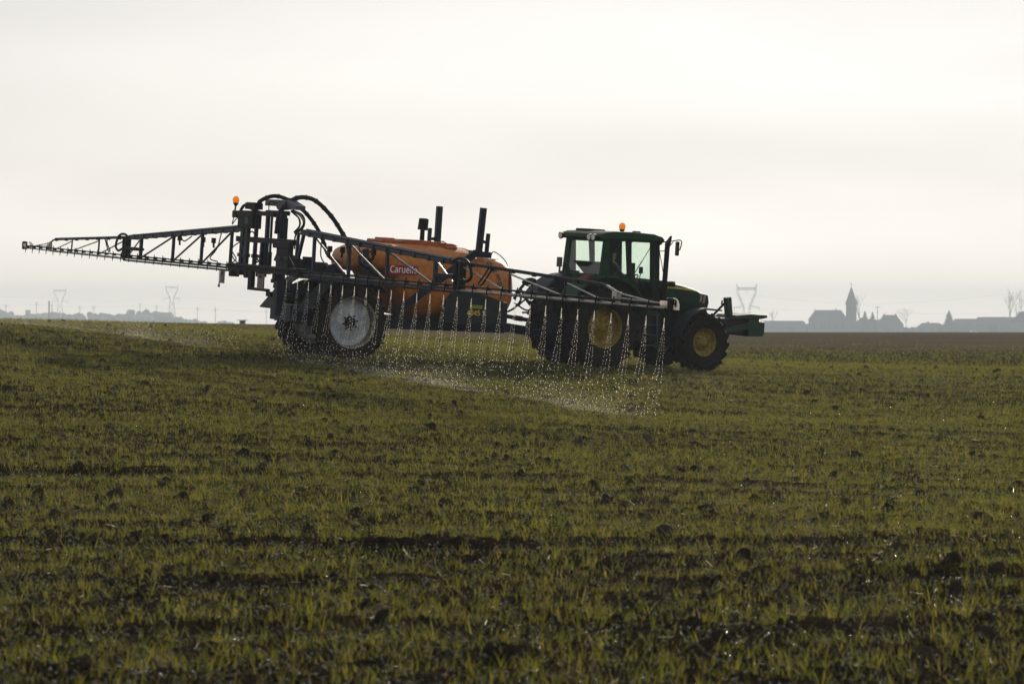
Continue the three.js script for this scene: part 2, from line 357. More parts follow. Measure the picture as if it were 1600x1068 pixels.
{
  const r = rngOf(77), q = new THREE.Quaternion(), e = new THREE.Euler(), M4 = new THREE.Matrix4();
  const bands = [[5, 14, 350, 0.38, 0.92], [14, 26, 430, 0.28, 0.84], [26, 46, 420, 0.27, 0.85], [46, 75, 190, 0.27, 0.95], [75, 108, 34, 0.29, 1.2], [108, 150, 9, 0.28, 1.5]];
  const kinds = [[4, 0.05, 0.09, 0.0046], [5, 0.08, 0.075, 0.0044], [3, 0.04, 0.11, 0.0048], [5, 0.1, 0.06, 0.0042]].map((k, i) => ({ g: tuftGeometry(100 + i, ...k), list: [], col: [] }));
  for (const [d0, d1, dens, ht, sc] of bands) {
    const N = Math.round(dens * ht * (d1 * d1 - d0 * d0) * 1.05);
    for (let i = 0; i < N; i++) {
      const D = Math.sqrt(mix(d0 * d0, d1 * d1, r())), X = (r() * 2 - 1) * ht * (D + 3);
      if (r() < smooth(-14, 30, D - edgeOfCrop(X) + 6 * noise(X * 0.5, D * 0.3, 6))) continue;
      if (r() > cover(X, D)) continue;
      const s = sc * (0.6 + 0.75 * r()), k = kinds[Math.floor(r() * 4)];
      e.set((r() - 0.5) * 0.5, r() * 6.283, (r() - 0.5) * 0.5); q.setFromEuler(e);
      k.list.push(new THREE.Matrix4().compose(V(X, heightAt(X, D), -D), q, V(s, s * (0.8 + 0.4 * r()), s)));
      const dry = r() < 0.07, t = r(), b = 0.7 + 0.65 * r();
      k.col.push(dry ? rgb(0.2 * b, 0.15 * b, 0.06 * b) : rgb(mix(0.135, 0.29, t * t) * b, mix(0.15, 0.25, t * t) * b, mix(0.016, 0.03, t) * b));
    }
  }
  const words = ['short', 'leaning', 'tall', 'bushy'];
  kinds.forEach((k, i) => instanced('wheat_seedlings' + (i ? '_00' + i : ''), k.g, leaf, k.list, `${words[i]} green wheat seedlings scattered over the dark field`, 'wheat', k.col));

  const clods = [0, 1, 2].map((v) => {
    const g = new THREE.IcosahedronGeometry(1, 2), p = g.attributes.position;
    for (let i = 0; i < p.count; i++) { const a = V(0, 0, 0).fromBufferAttribute(p, i), f = 1 + 0.9 * fbm(a.x * 1.3 + v * 9, a.y * 1.3, a.z * 1.3, 3); p.setXYZ(i, a.x * f * 1.15, a.y * f * 0.72, a.z * f); }
    g.computeVertexNormals(); g.deleteAttribute('uv'); return { g, list: [], col: [] };
  });
  for (const [d0, d1, dens, ht] of [[5, 16, 42, 0.42], [16, 34, 20, 0.3], [34, 70, 8, 0.29]]) {
    const N = Math.round(dens * ht * (d1 * d1 - d0 * d0) * 1.05);
    for (let i = 0; i < N; i++) {
      const D = Math.sqrt(mix(d0 * d0, d1 * d1, r())), X = (r() * 2 - 1) * ht * (D + 3), big = r();
      const s = 0.008 + 0.016 * r() + 0.06 * Math.pow(big, 26);
      e.set(r() * 6, r() * 6, r() * 6); q.setFromEuler(e); const k = clods[Math.floor(r() * 3)], b = 0.6 + 0.7 * r();
      k.list.push(new THREE.Matrix4().compose(V(X, heightAt(X, D) + s * 0.25, -D), q, V(s, s, s)));
      k.col.push(rgb(0.028 * b, 0.021 * b, 0.015 * b));
    }
  }
  const clodMat = new THREE.MeshPhysicalMaterial({ color: 0xffffff, roughness: 1, specularIntensity: 0 });
  clods.forEach((k, i) => instanced('soil_clods' + (i ? '_00' + i : ''), k.g, clodMat, k.list, `${['rounded', 'lumpy', 'flat'][i]} dark soil clods lying between the seedlings`, 'soil', k.col));

  const straw = [], flakes = [];
  for (let i = 0; i < 2600; i++) {
    const D = Math.sqrt(mix(25, 1900, r())), X = (r() * 2 - 1) * 0.3 * (D + 3), L = 0.04 + 0.12 * r();
    e.set((r() - 0.5) * 0.5, r() * 6.283, (r() - 0.5) * 0.5); q.setFromEuler(e);
    straw.push(new THREE.Matrix4().compose(V(X, heightAt(X, D) + 0.012 + 0.02 * r(), -D), q, V(L, 1, 1)));
  }
  instanced('straw_stalks', new THREE.CylinderGeometry(0.0014, 0.0018, 1, 5).rotateZ(Math.PI / 2), mat([0.22, 0.18, 0.11], 0.5, { plain: true }), straw, 'pale dry straw stalks strewn on the soil', 'straw');
  const drop = new THREE.SphereGeometry(1, 9, 6); drop.deleteAttribute('uv');
  for (let i = 0; i < 110000; i++) {
    const D = mix(6, 60, Math.pow(r(), 1.7)), X = (r() * 2 - 1) * 0.26 * (D + 3), s = (0.0016 + 0.0058 * Math.pow(r(), 5)) * (1 + D / 40);
    flakes.push(new THREE.Matrix4().compose(V(X, heightAt(X, D) + 0.02 + 0.06 * r(), -D), q, V(s, s, s)));
  }
  instanced('dew_drops', drop, new THREE.MeshPhysicalMaterial({ color: rgb(0.05, 0.055, 0.02), roughness: 0.15, ior: 1.5 }), flakes, 'small wet drops glinting on the seedlings in the sun', 'dew');
}
// ---------------------------------------------------------------- far village, town and power lines in the haze
const dark = (r, g, b) => new THREE.MeshStandardMaterial({ color: rgb(r, g, b), roughness: 0.9 });
const B = { stone: dark(0.1, 0.09, 0.08), render: dark(0.13, 0.12, 0.11), slate: dark(0.05, 0.055, 0.065), tile: dark(0.07, 0.055, 0.05), pane: dark(0.02, 0.025, 0.03), bark: dark(0.06, 0.05, 0.04), needles: dark(0.02, 0.035, 0.02), hedge: dark(0.045, 0.045, 0.03), steel: new THREE.MeshStandardMaterial({ color: rgb(0.12, 0.13, 0.14), roughness: 0.6, metalness: 0.3 }), wood: dark(0.07, 0.06, 0.05), car: dark(0.75, 0.75, 0.75) };
const sideX = (px, D) => (px - 800) / 3600 * D;                    // metres to the right of the line of sight at distance D
function place(o, px, D, turn = 0) { if (D > 1000) { const f = px > 1000 ? 1.5 : 1.2; D *= f; o.scale.setScalar(f); } const X = sideX(px, D); o.position.set(X, heightAt(X, D) - 0.1, -D); o.rotation.y = turn; return o; }
function gable(x0, x1, y0, y1, z0, z1, hip = 0) {                  // a pitched roof along x, hipped by «hip» metres at its ends
  const zm = (z0 + z1) / 2, p = { a: [x0, y0, z0], b: [x1, y0, z0], c: [x1, y0, z1], d: [x0, y0, z1], e: [x0 + hip, y1, zm], f: [x1 - hip, y1, zm] };
  return [quad(p.d, p.c, p.f, p.e), quad(p.b, p.a, p.e, p.f), quad(p.a, p.d, p.e, p.e), quad(p.c, p.b, p.f, p.f), quad(p.a, p.b, p.c, p.d)];
}
function house(name, label, px, D, w, eave, ridge, depth, hip, o = {}) {
  const t = thing(name, label, o.category ?? 'house', o.group); place(t, px, D, o.turn ?? 0);
  part(t, 'wall', box(-w / 2, w / 2, 0, eave, -depth / 2, depth / 2), o.wall ?? B.render);
  const roof = part(t, 'roof', gable(-w / 2 - 0.3, w / 2 + 0.3, eave, ridge, -depth / 2 - 0.4, depth / 2 + 0.4, hip), o.roof ?? B.slate);
  for (const [x, h] of o.chimneys ?? []) part(roof, 'chimney', box(x - 0.45, x + 0.45, ridge - 1.4, ridge + h, -0.4, 0.4), B.stone);
  for (const x of o.windows ?? []) { const f = part(t, 'window', box(x - 0.55, x + 0.55, eave * 0.35, eave * 0.35 + 1.4, depth / 2, depth / 2 + 0.05), B.render); part(f, 'pane', box(x - 0.45, x + 0.45, eave * 0.35 + 0.1, eave * 0.35 + 1.3, depth / 2 + 0.05, depth / 2 + 0.07), B.pane); }
  if (o.door != null) part(t, 'door', box(o.door - (o.doorW ?? 0.5), o.door + (o.doorW ?? 0.5), 0, o.doorH ?? 2.1, depth / 2, depth / 2 + 0.06), B.pane);
  return t;
}
{ // the church
  const D = 1200, t = thing('church', 'grey village church with a pointed spire rising in the haze', 'church'); place(t, 1300, D);
  const Y0 = 0;
  part(t, 'nave_wall', box(-11.5, 8, Y0, 6.8, -4.5, 4.5), B.stone);
  const rf = part(t, 'nave_roof', gable(-11.9, 8, 6.8, 12.0, -5, 5, 3.2).slice(0, 5), B.slate);
  part(rf, 'finial', box(-8.75, -8.55, 11.8, 13.0, -0.1, 0.1), B.stone); part(rf, 'vent', box(1.8, 2.4, 11.8, 12.8, -0.2, 0.2), B.stone);
  for (let i = 0; i < 5; i++) { const x = -9.5 + i * 3.7, w = part(t, 'window', slab([[x - 0.6, 1.8], [x + 0.6, 1.8], [x + 0.6, 4.2], [x, 5.2], [x - 0.6, 4.2]], 4.5, 4.56), B.render); part(w, 'pane', slab([[x - 0.45, 1.95], [x + 0.45, 1.95], [x + 0.45, 4.1], [x, 4.9], [x - 0.45, 4.1]], 4.56, 4.6), B.pane); }
  part(t, 'tower', box(7.8, 12.6, Y0, 15.2, -2.4, 2.4), B.stone);
  const sp = part(t, 'spire', [new THREE.ConeGeometry(3.9, 9.2, 4, 1).rotateY(Math.PI / 4).translate(10.2, 19.9, 0), box(7.5, 12.9, 15.1, 15.4, -2.7, 2.7)], B.slate);
  part(sp, 'cross', [box(10.1, 10.3, 24.2, 26.4, -0.1, 0.1), box(9.6, 10.8, 25.4, 25.6, -0.1, 0.1)], B.steel);
  for (const x of [9.2, 11.2]) part(t, 'belfry_opening', slab([[x - 0.45, 11.2], [x + 0.45, 11.2], [x + 0.45, 13.2], [x, 13.9], [x - 0.45, 13.2]], 2.4, 2.45), B.pane);
}
house('long_shed', 'long low shed behind the tractor left of the church', 1222, 1200, 25, 3.6, 6.4, 9, 1.5, { category: 'shed', door: 4, doorW: 1.6, doorH: 3, wall: B.stone });
house('house', 'house with a tall roof and two end chimneys near the pole', 1391, 1190, 12.5, 4.2, 9.4, 8, 3.2, { chimneys: [[-3.0, 0.5], [3.0, 0.5]], windows: [-3.5, 0.8, 3.6], door: -1.4, group: 'village houses on the right' });
house('house', 'low hipped house with one chimney between the bare tree and conifer', 1455, 1180, 14.5, 2.6, 5.3, 7, 3.2, { chimneys: [[-1.5, 0.7]], windows: [-4.5, 3.5], door: 0, group: 'village houses on the right' });
house('barn', 'narrow barn beside the conifer in the far village', 1512, 1175, 13, 4.6, 7.4, 9, 0.6, { category: 'barn', wall: B.wood, door: -2, doorW: 1.8, doorH: 3.4, group: 'village barns' });
house('barn', 'long barn with a broad roof at the right edge of the field', 1568, 1150, 29, 4.2, 8.2, 13, 2.2, { category: 'barn', wall: B.stone, roof: B.tile, door: -6, doorW: 2.2, doorH: 3.6, group: 'village barns' });
house('barn', 'tall barn gable cut by the right edge of the picture', 1606, 1130, 12, 5.5, 11, 12, 0, { category: 'barn', turn: 0.9, group: 'village barns' });
{ const t = thing('parked_car', 'tiny white car parked before the long barn', 'car'); place(t, 1523, 1120); part(t, 'body', slab([[-2, 0.35], [2, 0.35], [2.05, 0.8], [1.1, 0.9], [0.6, 1.4], [-1.3, 1.4], [-1.9, 0.9]], -0.8, 0.8, 0.05), B.car); for (const x of [-1.3, 1.3]) part(t, 'wheel', rod([x, 0.32, -0.82], [x, 0.32, 0.82], 0.32, 0.32, 10), B.pane); part(t, 'window', slab([[-1.2, 0.92], [0.85, 0.92], [0.5, 1.3], [-1.1, 1.3]], -0.81, 0.81), B.pane); }
function branchy(seed, H, levels, spread) {                        // a bare winter tree
  const r = rngOf(seed), g = [[], []];
  const grow = (p, d, L, rad0, k) => {
    const e = p.clone().addScaledVector(d, L); g[k > 1 ? 1 : 0].push(rod(p, e, rad0, rad0 * 0.62, k > 1 ? 3 : 5));
    if (k >= levels) return;
    const n = k === 0 ? 5 : 3 + (r() < 0.5 ? 1 : 0);
    for (let i = 0; i < n; i++) { const q = p.clone().addScaledVector(d, L * (0.45 + 0.55 * (i + 1) / n)), nd = d.clone().add(V((r() - 0.5) * spread, 0.15 + 0.2 * r(), (r() - 0.5) * spread)).normalize(); grow(q, nd, L * (0.52 + 0.22 * r()), rad0 * 0.5, k + 1); }
  };
  grow(V(0, 0, 0), V((r() - 0.5) * 0.1, 1, 0), H * 0.42, H * 0.022, 0);
  return g;
}
function bareTree(px, D, H, seed, label, spread = 1.5) { const t = thing('bare_tree', label, 'tree', 'bare trees in the village'); place(t, px, D); const [a, b] = branchy(seed, H, 4, spread); part(t, 'trunk', a, B.bark); part(t, 'crown', b, B.bark); }
function conifer(px, D, H, w, seed, label) {
  const t = thing('conifer', label, 'tree', 'conifers in the village'), r = rngOf(seed), g = []; place(t, px, D);
  part(t, 'trunk', rod([0, 0, 0], [0, H * 0.95, 0], H * 0.018, 0.03, 6), B.bark);
  for (let i = 0; i < 420; i++) { const q = Math.pow(r(), 0.8), y = H * (0.08 + 0.9 * q), L = w / 2 * (1.05 - q) * (0.55 + 0.6 * r()) + 0.15, a = r() * 6.283, e = [Math.cos(a) * L, y - L * 0.18, Math.sin(a) * L]; g.push(new THREE.ConeGeometry(0.16 + 0.12 * L, L, 3).applyQuaternion(new THREE.Quaternion().setFromUnitVectors(V(0, 1, 0), vec([e[0], e[1] - y, e[2]]).normalize())).translate(e[0] / 2, y - L * 0.09, e[2] / 2)); }
  part(t, 'crown', g, B.needles);
}
conifer(1352, 1185, 11.5, 10, 1, 'dark conifer just right of the church tower');
conifer(1364, 1180, 11, 8, 2, 'small conifer left of the utility pole in the village');
conifer(1483.5, 1170, 11.8, 11.5, 3, 'tall spreading conifer standing free among the village houses');
bareTree(1343, 1230, 15, 11, 'bare tree right behind the church tower');
bareTree(1417, 1185, 10.5, 12, 'wide bare tree between the two village houses', 2.1);
bareTree(1208, 1250, 9.5, 13, 'bare tree top over the long low shed');
bareTree(1579, 1200, 16.5, 14, 'slim bare tree above the long barn', 1.1);
bareTree(1590, 1205, 15, 15, 'second bare tree above the long barn by the picture edge', 1.2);
function pole(px, D, H, label, arms = 1, r0 = 0.13) { const t = thing('utility_pole', label, 'pole', 'utility poles'); place(t, px, D); part(t, 'mast', rod([0, 0, 0], [0, H, 0], r0, r0 * 0.7, 6), B.wood); for (let i = 0; i < arms; i++) part(t, 'cross_arm', box(-1.5, 1.5, H - 0.7 - i * 1.6, H - 0.5 - i * 1.6, -0.08, 0.08), B.wood); }
pole(1371.5, 1170, 13.8, 'utility pole between the conifers and the chimneyed house', 1, 0.2);
[[8.5, 1900, 22.5], [56, 1850, 24], [76, 1500, 21, 0, 0.7], [80.5, 1600, 20, 0, 0.35], [124, 1900, 21.5], [146, 1900, 21.5], [218, 1850, 23], [244, 1850, 21.5], [308, 1850, 20], [336, 1800, 19], [416, 1850, 18]].forEach(([px, D, H, a = 2, r0 = 0.28], i) => pole(px, D, H, ['leftmost slim power pole above the far town', 'power pole left of the thick chimney on the far skyline', 'thick chimney left of the first lattice pylon', 'thin chimney beside the first lattice pylon', 'power pole right of the first lattice pylon', 'second power pole right of the first lattice pylon', 'power pole right of the water tower on the skyline', 'power pole just left of the second lattice pylon', 'power pole right of the second lattice pylon', 'power pole near the right end of the far trees', 'lone power pole close behind the sprayer mast'][i], a, r0));
function pylon(px, D, H, armY, label) {
  const t = thing('lattice_pylon', label, 'pylon', 'lattice pylons'); place(t, px, D, 0.25);
  const top = H, k = (H - armY) / 15.5, w = 6.2 * k, g = [], r = 0.16, L = (a, b, q = r) => g.push(rod(a, b, q, q, 4));
  for (const z of [-1.2, 1.2]) for (const s of [-1, 1]) {
    const A = [s * 5.2, 0, z * 2.4], C = [s * 1.9 * k, armY - 3 * k, z], E = [s * 2.0 * k, armY, z], F = [s * w, armY + 9.5 * k, z], G = [s * w, top - 2.6 * k, z], Hh = [s * w * 1.12, top, 0];
    L(A, C); L(C, E); L(E, F); L(F, G); L(G, Hh);
    let p = A; for (let i = 1; i <= 5; i++) { const q = [mix(A[0], C[0], i / 5) * (i % 2 ? -1 : 1), mix(A[1], C[1], i / 5), mix(A[2], C[2], i / 5)]; L(p, q, 0.1); p = q; }
    p = E; for (let i = 1; i <= 5; i++) { const q = [mix(E[0], F[0], i / 5) + (i % 2 ? -s * 0.9 * k : 0), mix(E[1], F[1], i / 5), z * (i % 2 ? -1 : 1)]; L(p, q, 0.1); p = q; }
    L(E, [s * 9.2 * k, armY, 0], 0.13); L([s * 2.1 * k, armY + 1.4 * k, z], [s * 9.2 * k, armY, 0], 0.12);
  }
  const body = part(t, 'lattice', g, B.steel);
  const h = []; for (const z of [-1.2, 1.2]) { h.push(rod([-w, top - 2.6 * k, z], [w, top - 2.6 * k, z], r, r, 4), rod([-w, top - 3.8 * k, z], [w, top - 3.8 * k, z], r, r, 4)); for (let i = 0; i < 10; i++) h.push(rod([mix(-w, w, i / 10), top - (i % 2 ? 2.6 : 3.8) * k, z], [mix(-w, w, (i + 1) / 10), top - (i % 2 ? 3.8 : 2.6) * k, z], 0.1, 0.1, 3)); }
  part(t, 'cross_beam', h, B.steel);
  for (const [x, y] of [[-8.6 * k, armY], [8.6 * k, armY], [0, top - 3.8 * k]]) part(t, 'insulator', rod([x, y, 0], [x, y - 2.4 * k, 0], 0.14, 0.14, 5), B.steel);
}
pylon(1167, 1500, 31.5, 16, 'lattice pylon right above the green front weights');
pylon(268, 2400, 49, 34, 'lattice pylon left of the sprayer mast');
pylon(93, 2500, 47, 32, 'leftmost lattice pylon over the far town');
function wire(name, pts, label) { single(name, tube(pts, 0.07, 40, 3), B.steel, label, 'power line', 'overhead wires'); }
const up = (px, D, py) => { D *= px > 1000 ? 1.5 : 1.2; return [sideX(px, D), EYE + (512 - py) / 3600 * D, -D]; };
wire('power_line', [up(-60, 1900, 464), up(8, 1900, 477.5), up(56, 1850, 476), up(124, 1900, 480), up(218, 1850, 478), up(308, 1850, 483), up(416, 1850, 487)], 'overhead wire strung along the slim poles at left');
wire('power_line', [up(-80, 2500, 461), up(93, 2500, 466), up(180, 2450, 471), up(268, 2400, 464), up(420, 2300, 476)], 'overhead wire between the two left lattice pylons');
wire('power_line', [up(1167, 1500, 460), up(1260, 1490, 470), up(1340, 1480, 475), up(1450, 1460, 471), up(1640, 1440, 452)], 'upper overhead wire sagging above the church roof');
wire('power_line', [up(1167, 1500, 482), up(1300, 1480, 486), up(1480, 1450, 490), up(1640, 1430, 486)], 'lower overhead wire passing behind the church');
{ // far wood and hedges that read as one mass
  const r = rngOf(321), g = [];
  const clump = (px, D, h, w) => { const f = px > 1000 ? 1.5 : 1.2; D *= f; h *= f; w *= f; const X = sideX(px, D), y0 = heightAt(X, D) - 0.3; for (let i = 0; i < 16; i++) { const s = w * (0.16 + 0.2 * r()), b = new THREE.IcosahedronGeometry(s, 1), p = b.attributes.position; for (let k = 0; k < p.count; k++) { const v = V(0, 0, 0).fromBufferAttribute(p, k), f = 1 + 0.5 * noise(v.x * 0.7 + i, v.y * 0.7, v.z * 0.7 + px); p.setXYZ(k, v.x * f, v.y * f, v.z * f); } g.push(b.translate(X + (r() - 0.5) * w * 1.4, y0 + h * Math.pow(r(), 0.7), -D + (r() - 0.5) * 30)); } };
  for (let px = -90; px < 356; px += 5) { const n = fbm(px * 0.021, 3.3, 1, 3), base = px < 180 ? 14.5 : px < 260 ? 14.5 : mix(14.5, 7, (px - 260) / 80); clump(px, 2000 + 120 * n, Math.max(3, base + 9 * n + 2 * (r() - 0.5)), 8); }
  for (let px = 1340; px < 1380; px += 4) clump(px, 1215, 5 + 3 * r(), 4);
  for (let px = 1404; px < 1440; px += 5) clump(px, 1210, 1.8 + 1.2 * r(), 2.5);
  for (let px = 1240; px < 1266; px += 6) clump(px, 1220, 3 + 2 * r(), 4);
  const m = new THREE.Mesh(fuse(g), B.hedge); m.name = 'distant_trees'; m.castShadow = m.receiveShadow = true; Object.assign(m.userData, { kind: 'stuff', label: 'hazy far woods and hedges along the horizon', category: 'trees' }); scene.add(m);
}
house('town_block', 'flat square building at the far left of the skyline', 10, 2000, 6, 16, 16.4, 8, 0, { category: 'building', group: 'far town buildings', windows: [-1.5, 1.5] });
house('town_block', 'square tower block left of the chimney on the skyline', 43, 2000, 3.6, 18, 19, 4, 0, { category: 'building', group: 'far town buildings', windows: [0] });
house('town_block', 'long low hall below the leftmost pylon', 70, 1990, 14, 13.5, 14.6, 10, 1, { category: 'building', group: 'far town buildings', windows: [-5, -2, 2, 5] });
house('town_block', 'long hall right of the water tower on the skyline', 221, 1990, 18, 13, 14.2, 10, 1, { category: 'building', group: 'far town buildings', windows: [-6, -2, 2, 6] });
house('field_hut', 'small grey hut on the field crest left of the sprayer', 378.5, 260, 0.62, 0.5, 0.58, 0.6, 0.05, { category: 'hut', door: 0, doorW: 0.1, doorH: 0.4 });
{ const t = thing('water_tower', 'squat water tower on the far left skyline', 'water tower'); place(t, 204, 2000); part(t, 'shaft', lathe([[2.2, 0], [1.9, 13.5]], 14), B.stone); part(t, 'tank', lathe([[1.9, 13], [3.6, 14.6], [3.6, 18.2], [2.4, 19], [0.01, 19.3]], 16), B.stone); }
// ---------------------------------------------------------------- the tractor
const tractor = machine('tractor', [9.6, 0, 0], 'dark green tractor with yellow wheel discs pulling the orange sprayer', 'tractor');
{
  const T = tractor;
  part(T, 'chassis', [box(7.5, 9.9, 0.62, 1.28, -0.32, 0.32, 0.06), box(9.7, 11.5, 0.72, 1.42, -0.27, 0.27, 0.05), box(7.25, 7.7, 0.7, 1.5, -0.4, 0.4, 0.05), rod([8.2, 0.9, -0.7], [8.2, 0.9, 0.7], 0.14, 0.14, 14), box(10.85, 11.25, 0.5, 0.75, -0.7, 0.7, 0.05), box(9.0, 9.75, 0.55, 1.0, -0.62, -0.3, 0.05)], M.black);
  part(T, 'fuel_tank', slab([[8.95, 0.62], [9.75, 0.6], [9.9, 0.78], [9.88, 1.3], [9.5, 1.36], [9.2, 1.2]], 0.32, 0.78, 0.04), M.grille);
  const W = { tyre: M.tyre, rim: M.yellow, hub: M.yellow, lugs: 20, recess: 0.25 };
  for (const s of [1, -1]) { wheel(T, 'rear_wheel', 8.19, s * 0.72, 0.945, 0.475, 0.56, s, W); wheel(T, 'front_wheel', 11.0, s * 0.85, 0.71, 0.34, 0.52, s, { ...W, lugs: 18, recess: 0.14 }); }
  // rear fenders
  for (const s of [1, -1]) {
    const z0 = s > 0 ? 0.4 : -1.06, z1 = s > 0 ? 1.06 : -0.4;
    const f = part(T, 'rear_fender', [arcSheet(8.2, 0.9, 1.16, 14, 152, z0, z1, 0.045, 26), slab([[7.15, 1.45], [7.4, 1.8], [7.8, 2.03], [8.2, 2.08], [8.6, 2.03], [9.0, 1.75], [9.3, 1.2], [9.0, 1.1], [7.4, 1.1]], s > 0 ? 0.34 : -0.4, s > 0 ? 0.4 : -0.34, 0.004), beam([8.12, 2.12, s * 0.73], [8.75, 2.08, s * 0.73], 0.5, 0.06)], s > 0 ? M.green : M.fenderGrey);
    if (s > 0) part(f, 'tail_light', [s > 0 ? beam([7.5, 1.95, 0.8], [7.76, 2.09, 0.8], 0.3, 0.09, [0, 1, 0], 0.02) : beam([7.1, 1.5, -0.8], [7.2, 1.75, -0.8], 0.3, 0.09, [0, 1, 0], 0.02)], M.red, 'dusty red tail lamp on the rear fender');
  }
  // cab
  const cab = piece(T, 'cab');
  const q2 = [[8.34, 2.92], [8.76, 2.93], [8.86, 2.12], [8.4, 2.12]], q3 = [[8.88, 2.93], [9.46, 2.95], [9.56, 1.62], [9.34, 1.6], [9.18, 1.82], [8.95, 2.05]];
  const side = [[8.08, 1.5], [8.1, 2.1], [8.17, 2.93], [9.65, 3.0], [9.76, 1.4], [9.3, 1.38], [8.9, 1.4]];
  for (const s of [1, -1]) {
    const z0 = s > 0 ? 0.73 : -0.79, z1 = s > 0 ? 0.79 : -0.73, zg = s * 0.76;
    part(cab, 'side_frame', holed(side, [q2, q3], z0, z1), M.green);
    for (const q of [q2, q3]) part(cab, 'side_window', sheet(q, zg), M.glass);
    part(cab, 'door_frame', [beam([8.815, 2.96, zg + s * 0.035], [8.9, 2.06, zg + s * 0.035], 0.03, 0.075, [1, 0, 0]), beam([8.3, 2.95, zg + s * 0.035], [9.5, 2.975, zg + s * 0.035], 0.03, 0.05), beam([9.49, 2.98, zg + s * 0.035], [9.6, 1.45, zg + s * 0.035], 0.03, 0.06, [1, 0, 0]), beam([8.3, 2.95, zg + s * 0.035], [8.37, 2.08, zg + s * 0.035], 0.03, 0.04, [1, 0, 0])], M.black);
    part(cab, 'door_handle', box(8.93, 9.06, 1.98, 2.03, zg + s * 0.04, zg + s * 0.09, 0.015), M.black);
  }
  const rear = (y, z) => [mix(8.1, 8.16, (y - 2.05) / 0.87), y, z], rf = (y0, z0, y1, z1, w, d) => beam(rear(y0, z0), rear(y1, z1), w, d, [1, 0, 0]);
  part(cab, 'rear_frame', [rf(2.94, -0.73, 2.0, -0.75, 0.16, 0.07), rf(2.94, 0.75, 2.0, 0.75, 0.06, 0.07), rf(2.93, -0.8, 2.93, 0.8, 0.08, 0.07), rf(2.07, -0.8, 2.07, 0.8, 0.12, 0.07), rf(2.3, -0.7, 2.1, -0.5, 0.05, 0.05)], M.green);
  part(cab, 'rear_window', quad(rear(2.9, -0.71), rear(2.9, 0.73), rear(2.12, 0.73), rear(2.12, -0.71)), M.glass);
  part(cab, 'window_catch', [box(8.05, 8.09, 2.14, 2.18, -0.5, -0.1, 0.01)], M.black);
  part(cab, 'front_frame', [beam([9.66, 2.97, -0.8], [9.66, 2.97, 0.8], 0.08, 0.07), beam([9.7, 2.0, -0.5], [9.7, 2.0, 0.5], 0.1, 0.06), beam([9.63, 2.98, 0.77], [9.73, 1.4, 0.77], 0.09, 0.1, [1, 0, 0]), beam([9.63, 2.98, -0.77], [9.73, 1.4, -0.77], 0.09, 0.1, [1, 0, 0]), box(9.66, 9.78, 1.3, 1.98, -0.74, 0.74, 0.02)], M.black);
  part(cab, 'windscreen', quad([9.67, 2.93, -0.72], [9.67, 2.93, 0.72], [9.72, 2.03, 0.72], [9.72, 2.03, -0.72]), M.glass);
  part(cab, 'wiper', [rod([9.69, 2.9, 0.5], [9.72, 2.5, 0.1], 0.009), rod([9.72, 2.5, 0.1], [9.735, 2.15, -0.25], 0.012)], M.black);
  part(cab, 'floor', [box(8.02, 9.66, 1.3, 1.4, -0.72, 0.72, 0.02), box(8.0, 8.3, 1.4, 1.95, -0.7, 0.7, 0.05)], M.black);
  const roof = part(cab, 'roof', slab([[8.02, 2.93], [7.96, 2.98], [8.0, 3.06], [8.15, 3.11], [8.4, 3.135], [8.9, 3.155], [9.5, 3.14], [9.72, 3.09], [9.8, 3.02], [9.78, 2.985], [9.5, 2.97], [8.3, 2.95]], -0.86, 0.86, 0.03), M.green);
  part(roof, 'roof_hatch', [box(8.3, 8.75, 3.12, 3.18, -0.7, -0.1, 0.02)], M.black);
  part(roof, 'aerial_base', box(9.3, 9.42, 3.12, 3.19, 0.2, 0.4, 0.02), M.black);
  beaconOn(roof, 9.15, 3.14, 0.0, 1.05);
  for (const [x, z] of [[7.97, 0.66], [7.97, 0.48], [7.97, -0.72], [9.78, 0.6], [9.78, -0.6]]) { const d = x < 8 ? -1 : 1; const l = part(roof, 'work_light', [rod([x, 2.99, z], [x + d * 0.08, 2.98, z], 0.06, 0.085, 14)], M.black); part(l, 'lamp_glass', rod([x + d * 0.08, 2.98, z], [x + d * 0.09, 2.98, z], 0.075, 0.07, 14), M.lamp); }
  const st = piece(cab, 'seat');
  part(st, 'cushion', box(8.71, 9.23, 1.62, 1.76, -0.26, 0.26, 0.05), M.seat); part(st, 'backrest', slab([[8.69, 1.74], [8.83, 1.74], [8.73, 2.42], [7.98, 2.42]], -0.25, 0.25, 0.04), M.seat); part(st, 'seat_base', box(8.76, 9.16, 1.4, 1.62, -0.2, 0.2, 0.03), M.black);
  part(st, 'armrest', [box(8.81, 9.31, 1.92, 1.99, 0.28, 0.38, 0.03), rod([8.91, 1.7, 0.32], [8.91, 1.94, 0.33], 0.03), box(9.23, 9.39, 1.95, 2.16, 0.3, 0.34, 0.02)], M.seat);
  part(cab, 'console', [slab([[9.42, 1.4], [9.64, 1.4], [9.64, 1.98], [9.55, 2.02], [9.48, 1.86]], -0.16, 0.16, 0.03)], M.seat);
  part(cab, 'monitor', [box(9.2, 9.25, 2.16, 2.44, 0.28, 0.5, 0.015), rod([9.3, 1.9, 0.3], [9.24, 2.26, 0.4], 0.016), box(9.0, 9.05, 2.2, 2.32, 0.52, 0.66, 0.01)], M.seat);
  part(cab, 'steering_wheel', [new THREE.TorusGeometry(0.2, 0.016, 8, 28).rotateX(Math.PI / 2).rotateZ(0.55).translate(9.48, 2.06, 0), rod([9.48, 2.06, 0], [9.56, 1.8, 0], 0.025), rod([9.48, 2.06, -0.19], [9.48, 2.06, 0.19], 0.012)], M.black);
